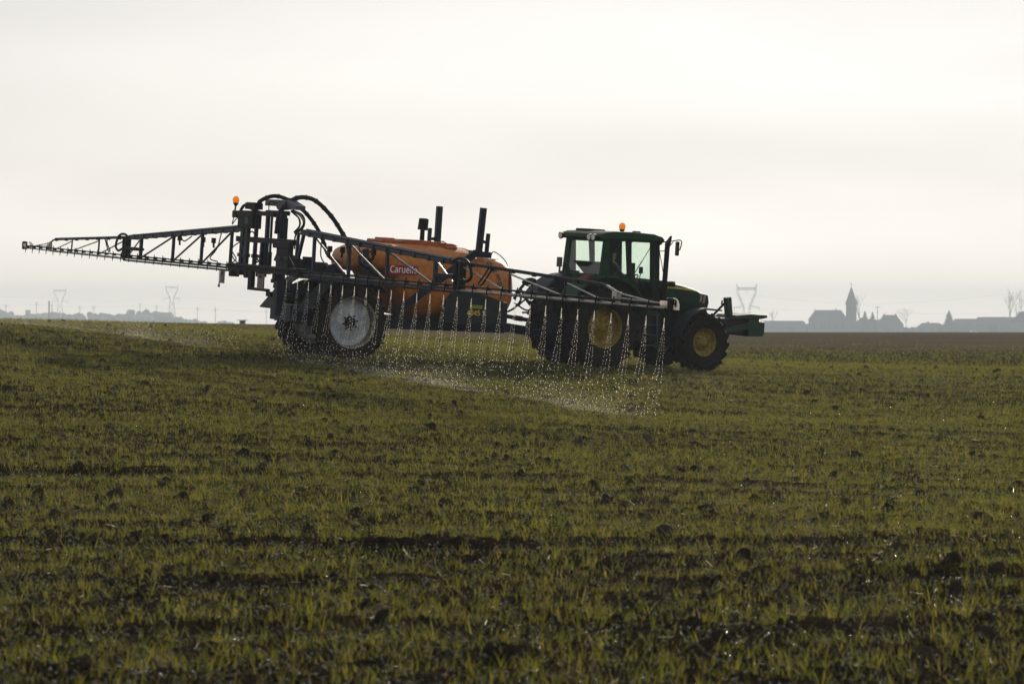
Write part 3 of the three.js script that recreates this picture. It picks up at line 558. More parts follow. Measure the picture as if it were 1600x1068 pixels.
  part(cab, 'interior_mirror', [box(9.5, 9.54, 2.2, 2.36, 0.28, 0.42, 0.02), tube([[9.52, 2.22, 0.35], [9.5, 2.05, 0.35], [9.64, 1.9, 0.3]], 0.012, 10, 5)], M.black);
  // bonnet
  const sec = (x, yt, yb, w) => { const l = []; for (const [a, b] of [[-1, 0], [-1, 0.72], [-0.93, 0.88], [-0.75, 0.97], [-0.3, 1.02], [0.3, 1.02], [0.75, 0.97], [0.93, 0.88], [1, 0.72], [1, 0]]) l.push([x, mix(yb, yt, b), a * w]); return l; };
  const hood = part(T, 'bonnet', loft([sec(9.8, 2.07, 1.25, 0.42), sec(10.3, 2.05, 1.25, 0.42), sec(10.8, 1.99, 1.22, 0.41), sec(11.2, 1.91, 1.2, 0.4), sec(11.42, 1.83, 1.2, 0.38), sec(11.52, 1.74, 1.25, 0.34), sec(11.55, 1.6, 1.3, 0.3)]), M.green);
  part(hood, 'stripe', slab([[10.15, 1.93], [10.55, 1.93], [11.0, 1.885], [11.18, 1.84], [11.0, 1.86], [10.5, 1.885], [10.15, 1.885]], 0.395, 0.427, 0.003), M.yellowStripe, 'yellow stripe along the bonnet');
  part(hood, 'stripe', slab([[10.15, 1.93], [10.55, 1.93], [11.0, 1.885], [11.18, 1.84], [11.0, 1.86], [10.5, 1.885], [10.15, 1.885]], -0.427, -0.395, 0.003), M.yellowStripe, 'yellow stripe along the bonnet');
  part(hood, 'air_vent', slab([[10.66, 1.68], [10.9, 1.66], [10.97, 1.72], [10.95, 1.78], [10.72, 1.81], [10.64, 1.76]], 0.38, 0.425, 0.004), M.grille);
  part(hood, 'grille', [slab([[11.12, 1.3], [11.5, 1.32], [11.56, 1.6], [11.52, 1.78], [11.25, 1.82], [11.13, 1.7]], -0.36, 0.39, 0.02), ...[...Array(6)].map((_, i) => beam([11.14, 1.34 + i * 0.03, 0.395], [11.42, 1.36 + i * 0.03, 0.395], 0.01, 0.01))], M.grille);
  for (const s of [1, -1]) for (const [x, y] of [[11.3, 1.68], [11.4, 1.66]]) part(hood, 'headlight', slab([[x - 0.03, y - 0.09], [x + 0.03, y - 0.07], [x + 0.05, y + 0.1], [x - 0.01, y + 0.1]], s > 0 ? 0.386 : -0.4, s > 0 ? 0.4 : -0.386, 0.004), M.lamp);
  part(T, 'engine_side', [box(9.85, 10.7, 1.0, 1.3, 0.25, 0.4, 0.03), tube([[10.0, 1.9, 0.5], [10.1, 1.6, 0.5], [10.4, 1.3, 0.4]], 0.05, 12), box(9.9, 10.15, 1.45, 1.75, 0.4, 0.52, 0.03)], M.black);
  part(T, 'exhaust', [rod([9.99, 1.4, 0.62], [10.02, 2.0, 0.64], 0.085, 0.085, 14), rod([10.02, 2.0, 0.64], [10.02, 2.95, 0.66], 0.062, 0.06, 14), slab([[9.96, 2.9], [10.08, 2.9], [10.11, 3.13], [9.98, 2.98]], 0.61, 0.71, 0.02), tube([[10.0, 1.45, 0.6], [10.25, 1.35, 0.55], [10.4, 1.2, 0.4]], 0.05, 10)], M.black, 'black upright exhaust stack');
  part(T, 'air_filter', [rod([9.76, 2.02, 0.62], [10.3, 2.0, 0.6], 0.055, 0.055, 12), rod([10.2, 2.0, 0.6], [10.32, 2.0, 0.6], 0.065, 0.065, 12)], M.black);
  part(T, 'warning_plate', box(9.8, 9.92, 1.7, 1.84, 0.5, 0.52), M.greyBoard);
  const mir = piece(T, 'wing_mirror');
  part(mir, 'arm', [tube([[9.7, 2.96, 0.8], [9.8, 3.0, 1.1], [9.85, 3.03, 1.4], [9.85, 2.98, 1.44], [9.82, 2.8, 1.42]], 0.013, 20, 6), tube([[9.66, 2.75, 0.8], [9.75, 2.78, 0.95], [9.85, 2.98, 1.1]], 0.011, 10, 5), rod([9.7, 2.74, 0.8], [9.95, 2.1, 0.72], 0.01)], M.black);
  part(mir, 'mirror_housing', box(9.77, 9.82, 2.67, 3.0, 1.3, 1.42, 0.03), M.black); part(mir, 'mirror_glass', box(9.762, 9.772, 2.7, 2.97, 1.32, 1.4), M.mirror);
  // steps, front fenders, front linkage and weights, rear linkage
  const steps = piece(T, 'cab_steps');
  part(steps, 'stringer', [beam([9.42, 0.5, 0.84], [9.36, 1.35, 0.8], 0.03, 0.05, [1, 0, 0])], M.greenDark); part(steps, 'stringer', [beam([9.78, 0.5, 0.84], [9.72, 1.35, 0.8], 0.03, 0.05, [1, 0, 0])], M.greenDark);
  for (let i = 0; i < 4; i++) part(steps, 'tread_bar', box(9.4, 9.76, 0.52 + i * 0.24, 0.55 + i * 0.24, 0.7, 0.9), M.greenDark);
  for (const s of [1, -1]) part(T, 'front_fender', [arcSheet(11.03, 0.67, 0.775, 172, 78, s > 0 ? 0.72 : -1.12, s > 0 ? 1.12 : -0.72, 0.035, 16), beam([11.15, 1.455, s * 0.92], [11.42, 1.44, s * 0.92], 0.38, 0.035), beam([11.02, 1.42, s * 0.72], [11.02, 0.8, s * 0.55], 0.05, 0.05)], M.fenderGrey);
  const fr = piece(T, 'front_linkage');
  part(fr, 'lift_arm', [beam([11.45, 0.85, 0.38], [12.4, 0.98, 0.36], 0.07, 0.13), beam([12.3, 0.98, 0.36], [12.9, 1.1, 0.34], 0.07, 0.16)], M.greenDark); part(fr, 'lift_arm', [beam([11.45, 0.85, -0.38], [12.4, 0.98, -0.36], 0.07, 0.13), beam([12.3, 0.98, -0.36], [12.9, 1.1, -0.34], 0.07, 0.16)], M.greenDark);
  part(fr, 'mounting_block', [box(11.45, 12.0, 0.7, 1.25, -0.33, 0.33, 0.04), box(12.3, 12.75, 0.85, 1.22, -0.3, 0.3, 0.03), rod([12.0, 0.9, -0.2], [12.5, 1.1, -0.2], 0.05)], M.grille);
  part(fr, 'tower', [beam([12.5, 0.95, 0.06], [12.36, 1.74, 0.06], 0.16, 0.14, [1, 0, 0], 0.01)], M.greenDark); part(fr, 'top_link', [rod([11.95, 1.28, 0.06], [12.36, 1.66, 0.06], 0.03), rod([12.2, 1.56, 0.06], [12.18, 1.66, 0.1], 0.02)], M.black);
  const wt = part(T, 'front_weight', [slab([[12.82, 0.82], [13.3, 0.84], [13.34, 0.9], [13.34, 1.18], [13.16, 1.2], [13.16, 1.3], [12.82, 1.3]], -0.4, 0.36, 0.015)], M.greenDark, 'green iron ballast block on the front linkage');
  part(wt, 'lid', slab([[12.36, 1.24], [12.45, 1.32], [12.9, 1.37], [13.36, 1.36], [13.38, 1.3], [13.2, 1.26]], -0.42, 0.4, 0.012), M.greenDark);
  part(T, 'rear_linkage', [beam([7.5, 0.75, 0.38], [6.95, 0.68, 0.42], 0.05, 0.1), beam([7.5, 0.75, -0.38], [6.95, 0.68, -0.42], 0.05, 0.1), rod([7.35, 1.45, 0.3], [7.1, 0.72, 0.4], 0.03), rod([7.35, 1.45, -0.3], [7.1, 0.72, -0.4], 0.03), box(6.85, 7.5, 0.55, 0.68, -0.06, 0.06), box(7.1, 7.35, 1.2, 1.75, -0.35, 0.35, 0.03)], M.black);
  part(T, 'reflector_plate', [box(7.97, 8.12, 2.24, 2.47, -0.93, -0.9, 0.008), rod([8.05, 2.1, -0.9], [8.05, 2.25, -0.9], 0.025)], M.greyBoard);
  part(T, 'rear_hoses', [tube([[7.15, 1.7, 0.2], [6.9, 1.5, 0.25], [6.7, 1.2, 0.2], [6.4, 1.15, 0.15]], 0.022), tube([[7.15, 1.65, 0.0], [6.85, 1.3, 0.0], [6.6, 1.45, 0.0], [6.3, 1.3, 0.1]], 0.022), tube([[7.1, 1.5, -0.2], [6.8, 1.2, -0.2], [6.4, 1.35, -0.2]], 0.02)], M.rubber);
}
// ---------------------------------------------------------------- the driver, one continuous surface from joints and radii
{
  const J = { pelvis: [8.860, 1.84, 0], waist: [8.820, 2.0, 0], chest: [8.830, 2.24, 0], neck: [8.860, 2.44, 0], head: [8.905, 2.585, 0], shR: [8.850, 2.35, 0.2], shL: [8.850, 2.35, -0.2], elR: [9.030, 2.12, 0.27], elL: [9.030, 2.12, -0.27], wrR: [9.280, 2.14, 0.2], wrL: [9.300, 2.14, -0.2], hipR: [8.880, 1.83, 0.1], hipL: [8.880, 1.83, -0.1], knR: [9.310, 1.88, 0.15], knL: [9.310, 1.88, -0.15], anR: [9.460, 1.5, 0.15], anL: [9.460, 1.5, -0.15], toR: [9.620, 1.45, 0.16], toL: [9.620, 1.45, -0.16] };
  const cap = (a, b, ra, rb) => { const A = vec(a), B = vec(b), d = B.clone().sub(A), l2 = d.lengthSq(); return (p) => { const t = Math.max(0, Math.min(1, p.clone().sub(A).dot(d) / l2)); return p.distanceTo(A.clone().addScaledVector(d, t)) - mix(ra, rb, t); }; };
  const smin = (a, b, k) => { const h = Math.max(k - Math.abs(a - b), 0) / k; return Math.min(a, b) - h * h * k * 0.25; };
  function surface(fields, lo, size, res, k, colour) {
    const mc = new MarchingCubes(res, new THREE.MeshStandardMaterial(), false, false, 60000); mc.isolation = 0; const p = V(0, 0, 0), half = res / 2;
    for (let z = 0; z < res; z++) for (let y = 0; y < res; y++) for (let x = 0; x < res; x++) {
      p.set(lo[0] + ((x - half) / half + 1) * size / 2, lo[1] + ((y - half) / half + 1) * size / 2, lo[2] + ((z - half) / half + 1) * size / 2);
      let d = 1; for (const f of fields) d = smin(d, f(p), k); mc.field[x + y * res + z * res * res] = -d;
    }
    mc.update();
    const n = mc.count, pos = new Float32Array(n * 3), nor = new Float32Array(n * 3), col = new Float32Array(n * 3);
    for (let i = 0; i < n; i++) {
      for (let c = 0; c < 3; c++) { pos[i * 3 + c] = lo[c] + (mc.positionArray[i * 3 + c] + 1) * size / 2; nor[i * 3 + c] = mc.normalArray[i * 3 + c]; }
      col.set(colour(pos[i * 3], pos[i * 3 + 1], pos[i * 3 + 2]), i * 3);
    }
    const g = new THREE.BufferGeometry(); g.setAttribute('position', new THREE.BufferAttribute(pos, 3)); g.setAttribute('normal', new THREE.BufferAttribute(nor, 3)); g.setAttribute('color', new THREE.BufferAttribute(col, 3)); return g;
  }
  const jacket = [0.025, 0.03, 0.045], trousers = [0.03, 0.035, 0.06], skin = [0.42, 0.25, 0.17], boot = [0.02, 0.017, 0.015];
  const body = [cap(J.pelvis, J.waist, 0.16, 0.15), cap(J.waist, J.chest, 0.15, 0.165), cap(J.chest, [8.85, 2.33, 0], 0.16, 0.13), cap([8.85, 2.36, 0.1], [8.85, 2.36, -0.1], 0.09, 0.09), cap(J.neck, J.head, 0.055, 0.05)];
  for (const s of ['R', 'L']) body.push(cap(J['sh' + s], J['el' + s], 0.075, 0.055), cap(J['el' + s], J['wr' + s], 0.052, 0.034), cap(J['hip' + s], J['kn' + s], 0.095, 0.066), cap(J['kn' + s], J['an' + s], 0.062, 0.045), cap(J['an' + s], J['to' + s], 0.05, 0.04));
  const geos = [surface(body, [8.58, 1.36, -0.6], 1.2, 92, 0.06, (x, y, z) => y < 1.54 ? boot : y < 1.86 && x > 8.76 || y < 1.8 ? trousers : y > 2.46 ? skin : x > 9.26 && Math.abs(z) < 0.24 && y > 2 ? skin : jacket)];
  const hd = J.head, at = (x, y, z) => [hd[0] + x, hd[1] + y, hd[2] + z];
  const head = [cap(at(-0.02, 0.035, 0), at(0.012, 0.03, 0), 0.09, 0.088), cap(at(0.03, -0.05, 0), at(0.05, -0.07, 0), 0.062, 0.045), cap(at(0.092, 0.01, 0), at(0.108, -0.018, 0), 0.012, 0.016), cap(at(0, -0.01, 0.083), at(-0.01, 0.025, 0.088), 0.014, 0.018), cap(at(0, -0.01, -0.083), at(-0.01, 0.025, -0.088), 0.014, 0.018), cap(at(0.088, -0.055, 0.018), at(0.088, -0.055, -0.018), 0.012, 0.012), cap(at(0.08, 0.035, 0.035), at(0.08, 0.035, -0.035), 0.016, 0.016), cap(at(-0.01, -0.14, 0), at(0, -0.03, 0), 0.055, 0.055)];
  geos.push(surface(head, at(-0.16, -0.16, -0.16), 0.32, 60, 0.018, (x, y, z) => { const ex = x - hd[0], ey = y - hd[1], ez = z - hd[2]; if (ex > 0.07 && Math.abs(ey - 0.012) < 0.009 && Math.abs(Math.abs(ez) - 0.033) < 0.014) return [0.03, 0.02, 0.015]; if (ex > 0.075 && Math.abs(ey + 0.055) < 0.007 && Math.abs(ez) < 0.024) return [0.25, 0.1, 0.08]; return skin; }));
  for (const s of [1, -1]) {                                       // hands closed round the steering wheel's rim
    const w = s > 0 ? J.wrR : J.wrL, P = (x, y, z) => [w[0] + x, w[1] + y, w[2] + z * s], f = [cap(P(0, 0, 0), P(0.06, -0.005, -0.01), 0.03, 0.036), cap(P(0.05, 0, 0.02), P(0.075, 0, -0.035), 0.022, 0.022)];
    [[0.025, 0.07], [0.005, 0.078], [-0.015, 0.074], [-0.034, 0.06]].forEach(([z, L]) => f.push(cap(P(0.07, 0.005, z), P(0.07 + L * 0.5, 0.012, z), 0.0095, 0.009), cap(P(0.07 + L * 0.5, 0.012, z), P(0.07 + L * 0.62, -0.02, z), 0.009, 0.0085), cap(P(0.07 + L * 0.62, -0.02, z), P(0.07 + L * 0.3, -0.04, z), 0.0085, 0.008)));
    f.push(cap(P(0.03, -0.01, -0.03), P(0.07, -0.03, -0.055), 0.012, 0.01), cap(P(0.07, -0.03, -0.055), P(0.1, -0.03, -0.05), 0.01, 0.0085));
    geos.push(surface(f, P(-0.06, -0.12, s > 0 ? -0.12 : 0.12), 0.24, 60, 0.008, () => skin));
  }
  const g = mergeGeometries(geos); g.translate(-8.86, -1.76, 0);
  const person = new THREE.Mesh(g, new THREE.MeshStandardMaterial({ vertexColors: true, roughness: 0.85 })); person.name = 'person'; person.castShadow = person.receiveShadow = true;
  person.applyMatrix4(machineMatrix.clone().setPosition(toWorld(8.86, 1.76, 0))); person.origin = [8.86, 1.76, 0]; scene.add(person);
  tag(person, 'person in a dark jacket and cap seated at the wheel inside the tractor cab', 'person');
  part(person, 'cap', [new THREE.SphereGeometry(0.104, 20, 10, 0, Math.PI * 2, 0, Math.PI * 0.5).scale(1.02, 0.8, 0.94).translate(hd[0] - 0.003, hd[1] + 0.05, hd[2]), slab([[0.07, -0.05], [0.13, -0.045], [0.17, 0], [0.13, 0.045], [0.07, 0.05]].map(([a, b]) => [a, b]), -0.005, 0.005, 0.002).rotateX(Math.PI / 2).translate(hd[0], hd[1] + 0.06, hd[2])], M.navy);
}
// ---------------------------------------------------------------- the trailed sprayer
const font = await new FontLoader().loadAsync('fonts/droid/droid_sans_bold.typeface.json');
const fontR = await new FontLoader().loadAsync('fonts/droid/droid_sans_regular.typeface.json');
const letters = (s, size, f = font) => { const g = new TextGeometry(s, { font: f, size, depth: 0.006, curveSegments: 4 }); g.computeBoundingBox(); return g; };
const sprayer = machine('field_sprayer', [1.53, 0, 0], 'orange trailed crop sprayer with wide folding dark blue spray booms', 'sprayer');
const NOZZLES = [...Array(28)].map((_, i) => 1.0 + i * 0.5);
{
  const S = sprayer;
  part(S, 'chassis_frame', [box(0.7, 5.7, 0.68, 0.95, 0.4, 0.54), box(0.7, 5.7, 0.68, 0.95, -0.54, -0.4), ...[0.8, 1.53, 3, 4.4, 5.55].map((x) => box(x, x + 0.12, 0.78, 0.92, -0.42, 0.42)), box(0.3, 0.8, 0.75, 1.1, -0.5, 0.5, 0.02)], M.navy);
  part(S, 'drawbar', [beam([5.5, 0.84, 0.42], [6.75, 0.72, 0.05], 0.12, 0.2), beam([5.5, 0.84, -0.42], [6.75, 0.72, -0.05], 0.12, 0.2), box(6.6, 7.05, 0.62, 0.76, -0.07, 0.07, 0.02)], M.navy);
  part(S, 'axle', [rod([1.53, 0.8, -0.95], [1.53, 0.8, 0.95], 0.08, 0.08, 12), box(1.4, 1.66, 0.7, 0.95, -0.5, 0.5, 0.02)], M.black);
  const W = { tyre: M.tyreMuddy, rim: M.rimGrey, rimEdge: M.rimEdge, hub: M.black, lugs: 24, recess: 0.2 };
  for (const s of [1, -1]) {
    wheel(S, 'wheel', 1.53, s * 0.88, 0.835, 0.56, 0.4, s, W);
    part(S, 'fender', [arcSheet(1.53, 0.8, 1.0, 42, 128, s > 0 ? 0.62 : -1.12, s > 0 ? 1.12 : -0.62, 0.03, 18), beam([0.9, 1.61, s * 0.87], [0.36, 0.98, s * 0.87], 0.5, 0.025), beam([1.53, 1.8, s * 0.6], [1.53, 0.9, s * 0.45], 0.06, 0.06)], M.fenderGrey);
  }
  // tank
  const sec = [[1.72, 1.98, 2.16, 0.4], [1.77, 1.93, 2.3, 0.58], [1.9, 1.9, 2.42, 0.78], [2.1, 1.89, 2.5, 0.92], [2.4, 1.86, 2.56, 1.0], [2.65, 1.45, 2.57, 1.02], [2.9, 1.02, 2.58, 1.03], [3.4, 0.92, 2.58, 1.035], [4.4, 0.92, 2.555, 1.035], [4.8, 0.93, 2.52, 1.02], [5.1, 0.95, 2.48, 0.98], [5.4, 0.98, 2.44, 0.9], [5.6, 1.02, 2.36, 0.8], [5.76, 1.1, 2.23, 0.66], [5.9, 1.22, 2.0, 0.46], [5.97, 1.4, 1.8, 0.25]];
  const ring = ([x, yb, yt, hw]) => [...Array(36)].map((_, i) => { const a = i / 36 * Math.PI * 2, c = Math.cos(a), s = Math.sin(a), e = 2 / 2.9; return [x, (yb + yt) / 2 + Math.sign(s) * Math.abs(s) ** e * (yt - yb) / 2, Math.sign(c) * Math.abs(c) ** e * hw]; });
  const tank = part(S, 'tank', loft(sec.map(ring)), M.orange, 'dusty orange plastic spray tank');
  part(tank, 'filler_deck', [box(2.5, 3.0, 2.55, 2.63, -0.35, 0.4, 0.03), box(2.62, 2.92, 2.62, 2.67, -0.2, 0.2, 0.02), slab([[3.02, 2.55], [3.04, 2.65], [3.5, 2.66], [4.3, 2.62], [4.42, 2.58], [4.3, 2.54]], -0.42, 0.42, 0.015), box(4.0, 4.3, 2.5, 2.56, 0.35, 0.6, 0.02), tube([[3.85, 2.62, 0.4], [4.0, 2.66, 0.45], [4.1, 2.6, 0.5]], 0.015, 8, 5)], M.orangeLid);
  part(tank, 'grab_rail', tube([[5.25, 2.44, 0.5], [5.3, 2.5, 0.5], [5.5, 2.42, 0.5], [5.66, 2.28, 0.5], [5.72, 2.18, 0.48]], 0.012, 16, 6), M.black);
  const cover = part(S, 'side_cover', slab([[3.76, 0.86], [3.76, 1.12], [3.82, 1.38], [3.92, 1.54], [4.05, 1.63], [4.5, 1.62], [4.8, 1.55], [5.1, 1.46], [5.42, 1.38], [5.44, 0.95], [5.36, 0.86]], 0.9, 1.065, 0.03), M.panelGrey, 'dark grey moulded side cover under the tank');
  part(cover, 'green_label', box(4.44, 4.76, 1.22, 1.3, 1.064, 1.069), M.labelGreen);
  { const g = letters('4045 S', 0.115); g.translate(4.36, 1.07, 1.064); part(cover, 'number', g, M.letterYellow, 'yellow number lettering 4045 S'); }
  part(cover, 'red_mark', box(3.98, 4.03, 1.28, 1.31, 1.064, 1.069), M.red);
  const sign = part(S, 'name_sign', box(2.33, 3.06, 1.885, 2.095, 1.03, 1.05, 0.006), M.signRed, 'red sign with white lettering Caruelle');
  { const g = letters('Caruelle', 0.148, fontR), w = g.boundingBox.max.x; g.scale(0.68 / w, 1, 1).translate(2.355, 1.925, 1.049); part(sign, 'lettering', g, M.letterWhite); }
  const tankSide = (x, y) => { let k = 0; while (k < sec.length - 2 && sec[k + 1][0] < x) k++; const a = sec[k], c = sec[k + 1], t = (x - a[0]) / (c[0] - a[0]), yb = mix(a[1], c[1], t), yt = mix(a[2], c[2], t), q = Math.min(0.98, Math.abs((y - (yb + yt) / 2) / ((yt - yb) / 2))); return mix(a[3], c[3], t) * (1 - q ** 2.9) ** (1 / 2.9); };
  'Olymp'.split('').forEach((c, i) => {                            // each letter lies on the tank's rounded shoulder
    const t = i / 4, x = mix(4.93, 5.24, t), y = 2.22 - 0.08 * t - 0.33 * t * t, z = tankSide(x, y), gx = (tankSide(x + 0.06, y) - z) / 0.06, gy = (tankSide(x, y + 0.06) - z) / 0.06;
    const n = V(-gx, -gy, 1).normalize(), g = letters(c, 0.135); g.translate(-0.04, -0.05, 0).rotateZ(-0.55 - 0.75 * t).applyQuaternion(new THREE.Quaternion().setFromUnitVectors(V(0, 0, 1), n)).translate(x + n.x * 0.014, y + n.y * 0.014, z + n.z * 0.014); part(tank, 'letter', g, M.letterNavy);
  });
  const swell = (x, f) => { let k = 0; while (k < sec.length - 2 && sec[k + 1][0] < x) k++; const a = sec[k], c = sec[k + 1], t = (x - a[0]) / (c[0] - a[0]), v = [1, 2, 3].map((q) => mix(a[q], c[q], t)); return ring([x, v[0] - f, v[1] + f, v[2] + f]); };
  for (const x of [2.55, 4.6]) part(tank, 'moulded_rib', loft([swell(x, -0.01), swell(x + 0.012, 0.014), swell(x + 0.04, 0.014), swell(x + 0.052, -0.01)], false), M.orange);
  // posts and strut of the boom rest, filter
  for (const s of [1, -1]) {
    const z = s * 1.0, x0 = 4.66;
    const rest = piece(S, 'boom_rest');
    part(rest, 'post', beam([x0, 2.46, z * 0.92], [x0 + 0.03, 3.46, z * 0.96], 0.11, 0.13, [1, 0, 0], 0.01), M.navy); part(rest, 'guard_post', beam([x0 + (s > 0 ? 0.2 : -0.22), 2.4, z * 0.92], [x0 + (s > 0 ? 0.21 : -0.2), s > 0 ? 2.9 : 2.95, z * 0.94], 0.07, 0.08, [1, 0, 0], 0.01), M.navy);
    part(rest, 'bracket', [beam([4.42, 2.44, z * 0.95], [4.95, 2.42, z * 0.95], 0.12, 0.13), rod([x0, 2.72, z * 0.94], [x0 + s * 0.2, 2.7, z * 0.94], 0.045, 0.03)], M.navy);
    part(rest, 'strut', beam([4.5, 2.46, s * 1.06], [2.5, 1.03, s * 1.1], 0.07, 0.15), M.navy);
  }
  const fil = part(S, 'filter_pot', [rod([3.72, 2.6, 0], [3.72, 2.9, 0], 0.055, 0.05, 12), rod([3.72, 2.89, 0], [3.74, 3.14, 0], 0.115, 0.11, 18), rod([3.74, 3.14, 0], [3.74, 3.15, 0], 0.09, 0.08, 18)], M.black);
  // centre frame: lift mast, carrier frame, valve boxes, lamps
  const mast = piece(S, 'boom_mast');
  for (const s of [1, -1]) part(mast, 'mast_post', s > 0 ? [beam([0.05, 0.85, 0.36], [0.05, 3.02, 0.36], 0.15, 0.15, [1, 0, 0], 0.015), beam([0.15, 1.1, 0.36], [0.15, 2.95, 0.36], 0.06, 0.04, [1, 0, 0])] : [beam([0.05, 1.72, -0.34], [0.05, 3.02, -0.34], 0.09, 0.08, [1, 0, 0], 0.01)], M.navy);
  part(mast, 'lift_cylinder', [rod([0.05, 1.72, -0.15], [0.05, 2.2, -0.15], 0.045, 0.045, 10), rod([0.05, 2.2, -0.15], [0.05, 3.05, -0.15], 0.028, 0.028, 10)], M.black);
  part(mast, 'cross_member', [box(0.0, 0.2, 3.0, 3.1, -0.4, 0.42, 0.02), box(0.0, 0.16, 2.38, 2.46, -0.4, 0.42, 0.02), box(0.0, 0.4, 1.2, 1.35, 0.28, 0.44, 0.02)], M.navy);
  part(mast, 'cover_plate', slab([[-0.72, 3.2], [-0.72, 3.34], [0.34, 3.33], [0.76, 3.22], [0.76, 3.13], [0.3, 3.16], [-0.1, 3.12], [-0.2, 3.2]], 0, 0.24, 0.012).rotateY(-Math.PI / 2).translate(0.38, 0, 0), M.slate, 'slate blue cover over the mast head');
  part(mast, 'hose_cluster', [tube([[0.25, 3.12, 0.4], [0.4, 3.0, 0.62], [0.4, 2.8, 0.66], [0.3, 2.62, 0.5]], 0.03), tube([[0.25, 3.1, 0.35], [0.35, 2.95, 0.54], [0.35, 2.8, 0.58], [0.28, 2.65, 0.48]], 0.022), tube([[0.2, 3.12, 0.45], [0.3, 3.0, 0.7], [0.38, 2.85, 0.7], [0.3, 2.6, 0.52], [0.3, 2.3, 0.5]], 0.018)], M.rubber);
  for (const s of [1, -1]) part(mast, 'tie_rod', beam([0.1, 2.1, s * 0.55], [0.1, 1.8, s * 1.2], 0.02, 0.02), M.black);
  const fr = piece(S, 'carrier_frame');
  part(fr, 'lower_beam', [box(-0.06, 0.1, 1.74, 1.9, -2.0, 1.6, 0.01), ...[-1.85, -1.45, -1.1, -0.5, 0.3].map((z, i) => box(-0.1, 0.1, 1.6 + (i % 2) * 0.05, 1.76, z, z + 0.16, 0.02)), rod([-0.05, 1.86, -1.9], [-0.05, 1.86, 1.4], 0.045)], M.black);
  part(fr, 'upper_beam', [box(-0.04, 0.08, 2.38, 2.5, -1.7, 1.1, 0.01), box(-0.05, 0.06, 2.97, 3.07, -1.62, 0.1, 0.01), tube([[0, 3.08, -1.6], [0, 3.18, -1.45], [0, 3.14, -1.2], [0, 3.04, -0.6], [0.02, 2.98, 0.1]], 0.035)], M.black);
  for (const [z, w, y1] of [[-1.45, 0.14, 2.72], [-1.22, 0.14, 3.0], [-0.8, 0.07, 2.9], [-0.46, 0.09, 2.5], [0.45, 0.16, 2.5], [0.82, 0.14, 2.46]]) part(fr, 'upright', [beam([0, 1.8, z], [0, y1, z + 0.03], w, 0.08, [1, 0, 0], 0.01), box(-0.06, 0.06, 2.05, 2.13, z - w * 0.7, z + w * 0.7, 0.01)], M.navy);
  part(fr, 'spring_plate', [box(-0.05, 0.07, 1.88, 2.42, 0.36, 0.92, 0.02), box(-0.08, -0.04, 2.3, 2.44, 0.2, 0.98, 0.02)], M.black);
  const vb = part(fr, 'valve_box', [box(-0.12, 0.12, 2.68, 3.04, -1.5, -0.78, 0.02)], M.black);
  part(vb, 'data_plate', box(-0.125, -0.12, 2.78, 2.92, -1.12, -0.96), M.greenDark); part(vb, 'valve_block', [...Array(7)].map((_, i) => box(-0.1, 0.1, 3.1, 3.24 + (i % 2) * 0.01, -1.2 + i * 0.07, -1.145 + i * 0.07)), M.rubber);
  part(fr, 'cable_loops', [tube([[0, 2.9, -1.95], [-0.05, 2.75, -1.9], [-0.05, 2.85, -1.75], [0, 2.95, -1.6]], 0.012, 14, 5), tube([[0, 2.4, -1.5], [-0.1, 2.2, -1.75], [-0.05, 2.0, -1.6], [0, 1.9, -1.9]], 0.014, 14, 5), tube([[0, 2.05, -1.9], [-0.05, 1.98, -1.7], [-0.04, 1.9, -1.5]], 0.014, 10, 5), tube([[0, 2.6, -1.3], [-0.08, 2.55, -1.0], [-0.08, 2.62, -0.8], [0, 2.4, -0.6]], 0.016, 14, 5), tube([[0, 1.95, -0.7], [-0.1, 2.05, -0.5], [-0.05, 1.9, -0.3]], 0.02, 10, 5), tube([[0.05, 3.0, -0.3], [0, 3.28, -0.2], [0.1, 3.25, -0.05]], 0.012, 10, 5), tube([[0, 2.45, 0.9], [-0.1, 2.2, 1.0], [-0.05, 1.95, 1.2]], 0.018, 10, 5)], M.rubber);
  const bk = part(fr, 'beacon_bracket', [box(-0.05, 0.05, 2.9, 3.06, -1.95, -1.75, 0.02), rod([0, 3.0, -1.92], [0, 3.17, -1.88], 0.02), rod([0, 2.95, -1.8], [0, 3.02, -1.5], 0.04)], M.black);
  beaconOn(fr, 0, 3.16, -1.88, 1.0);
  for (const [z, y0, y1, w] of [[-2.14, 1.43, 1.71, 0.2], [-0.2, 1.4, 1.72, 0.3]]) { const b = part(fr, 'lamp_board', box(-0.12, -0.09, y0, y1, z - w / 2, z + w / 2, 0.005), M.greyBoard, 'grey hanging rear lamp board'); part(b, 'tail_lamp', box(-0.135, -0.12, y1 - 0.09, y1 - 0.02, z - w * 0.2, z + w * 0.25, 0.01), M.red); }
  part(fr, 'cable_drop', [rod([-0.1, 1.72, -2.32], [-0.1, 1.44, -2.3], 0.008), rod([-0.1, 1.34, -2.3], [-0.1, 1.44, -2.3], 0.03, 0.01)], M.black);
  part(fr, 'bumper_frame', [box(-0.1, 0, 1.37, 1.78, -0.86, -0.7), box(-0.1, 0, 1.35, 1.41, -0.86, 0.05), box(-0.02, 0.2, 1.55, 1.63, 0.1, 0.4), box(-0.06, 0, 1.25, 1.36, -0.02, 0.2)], M.black);
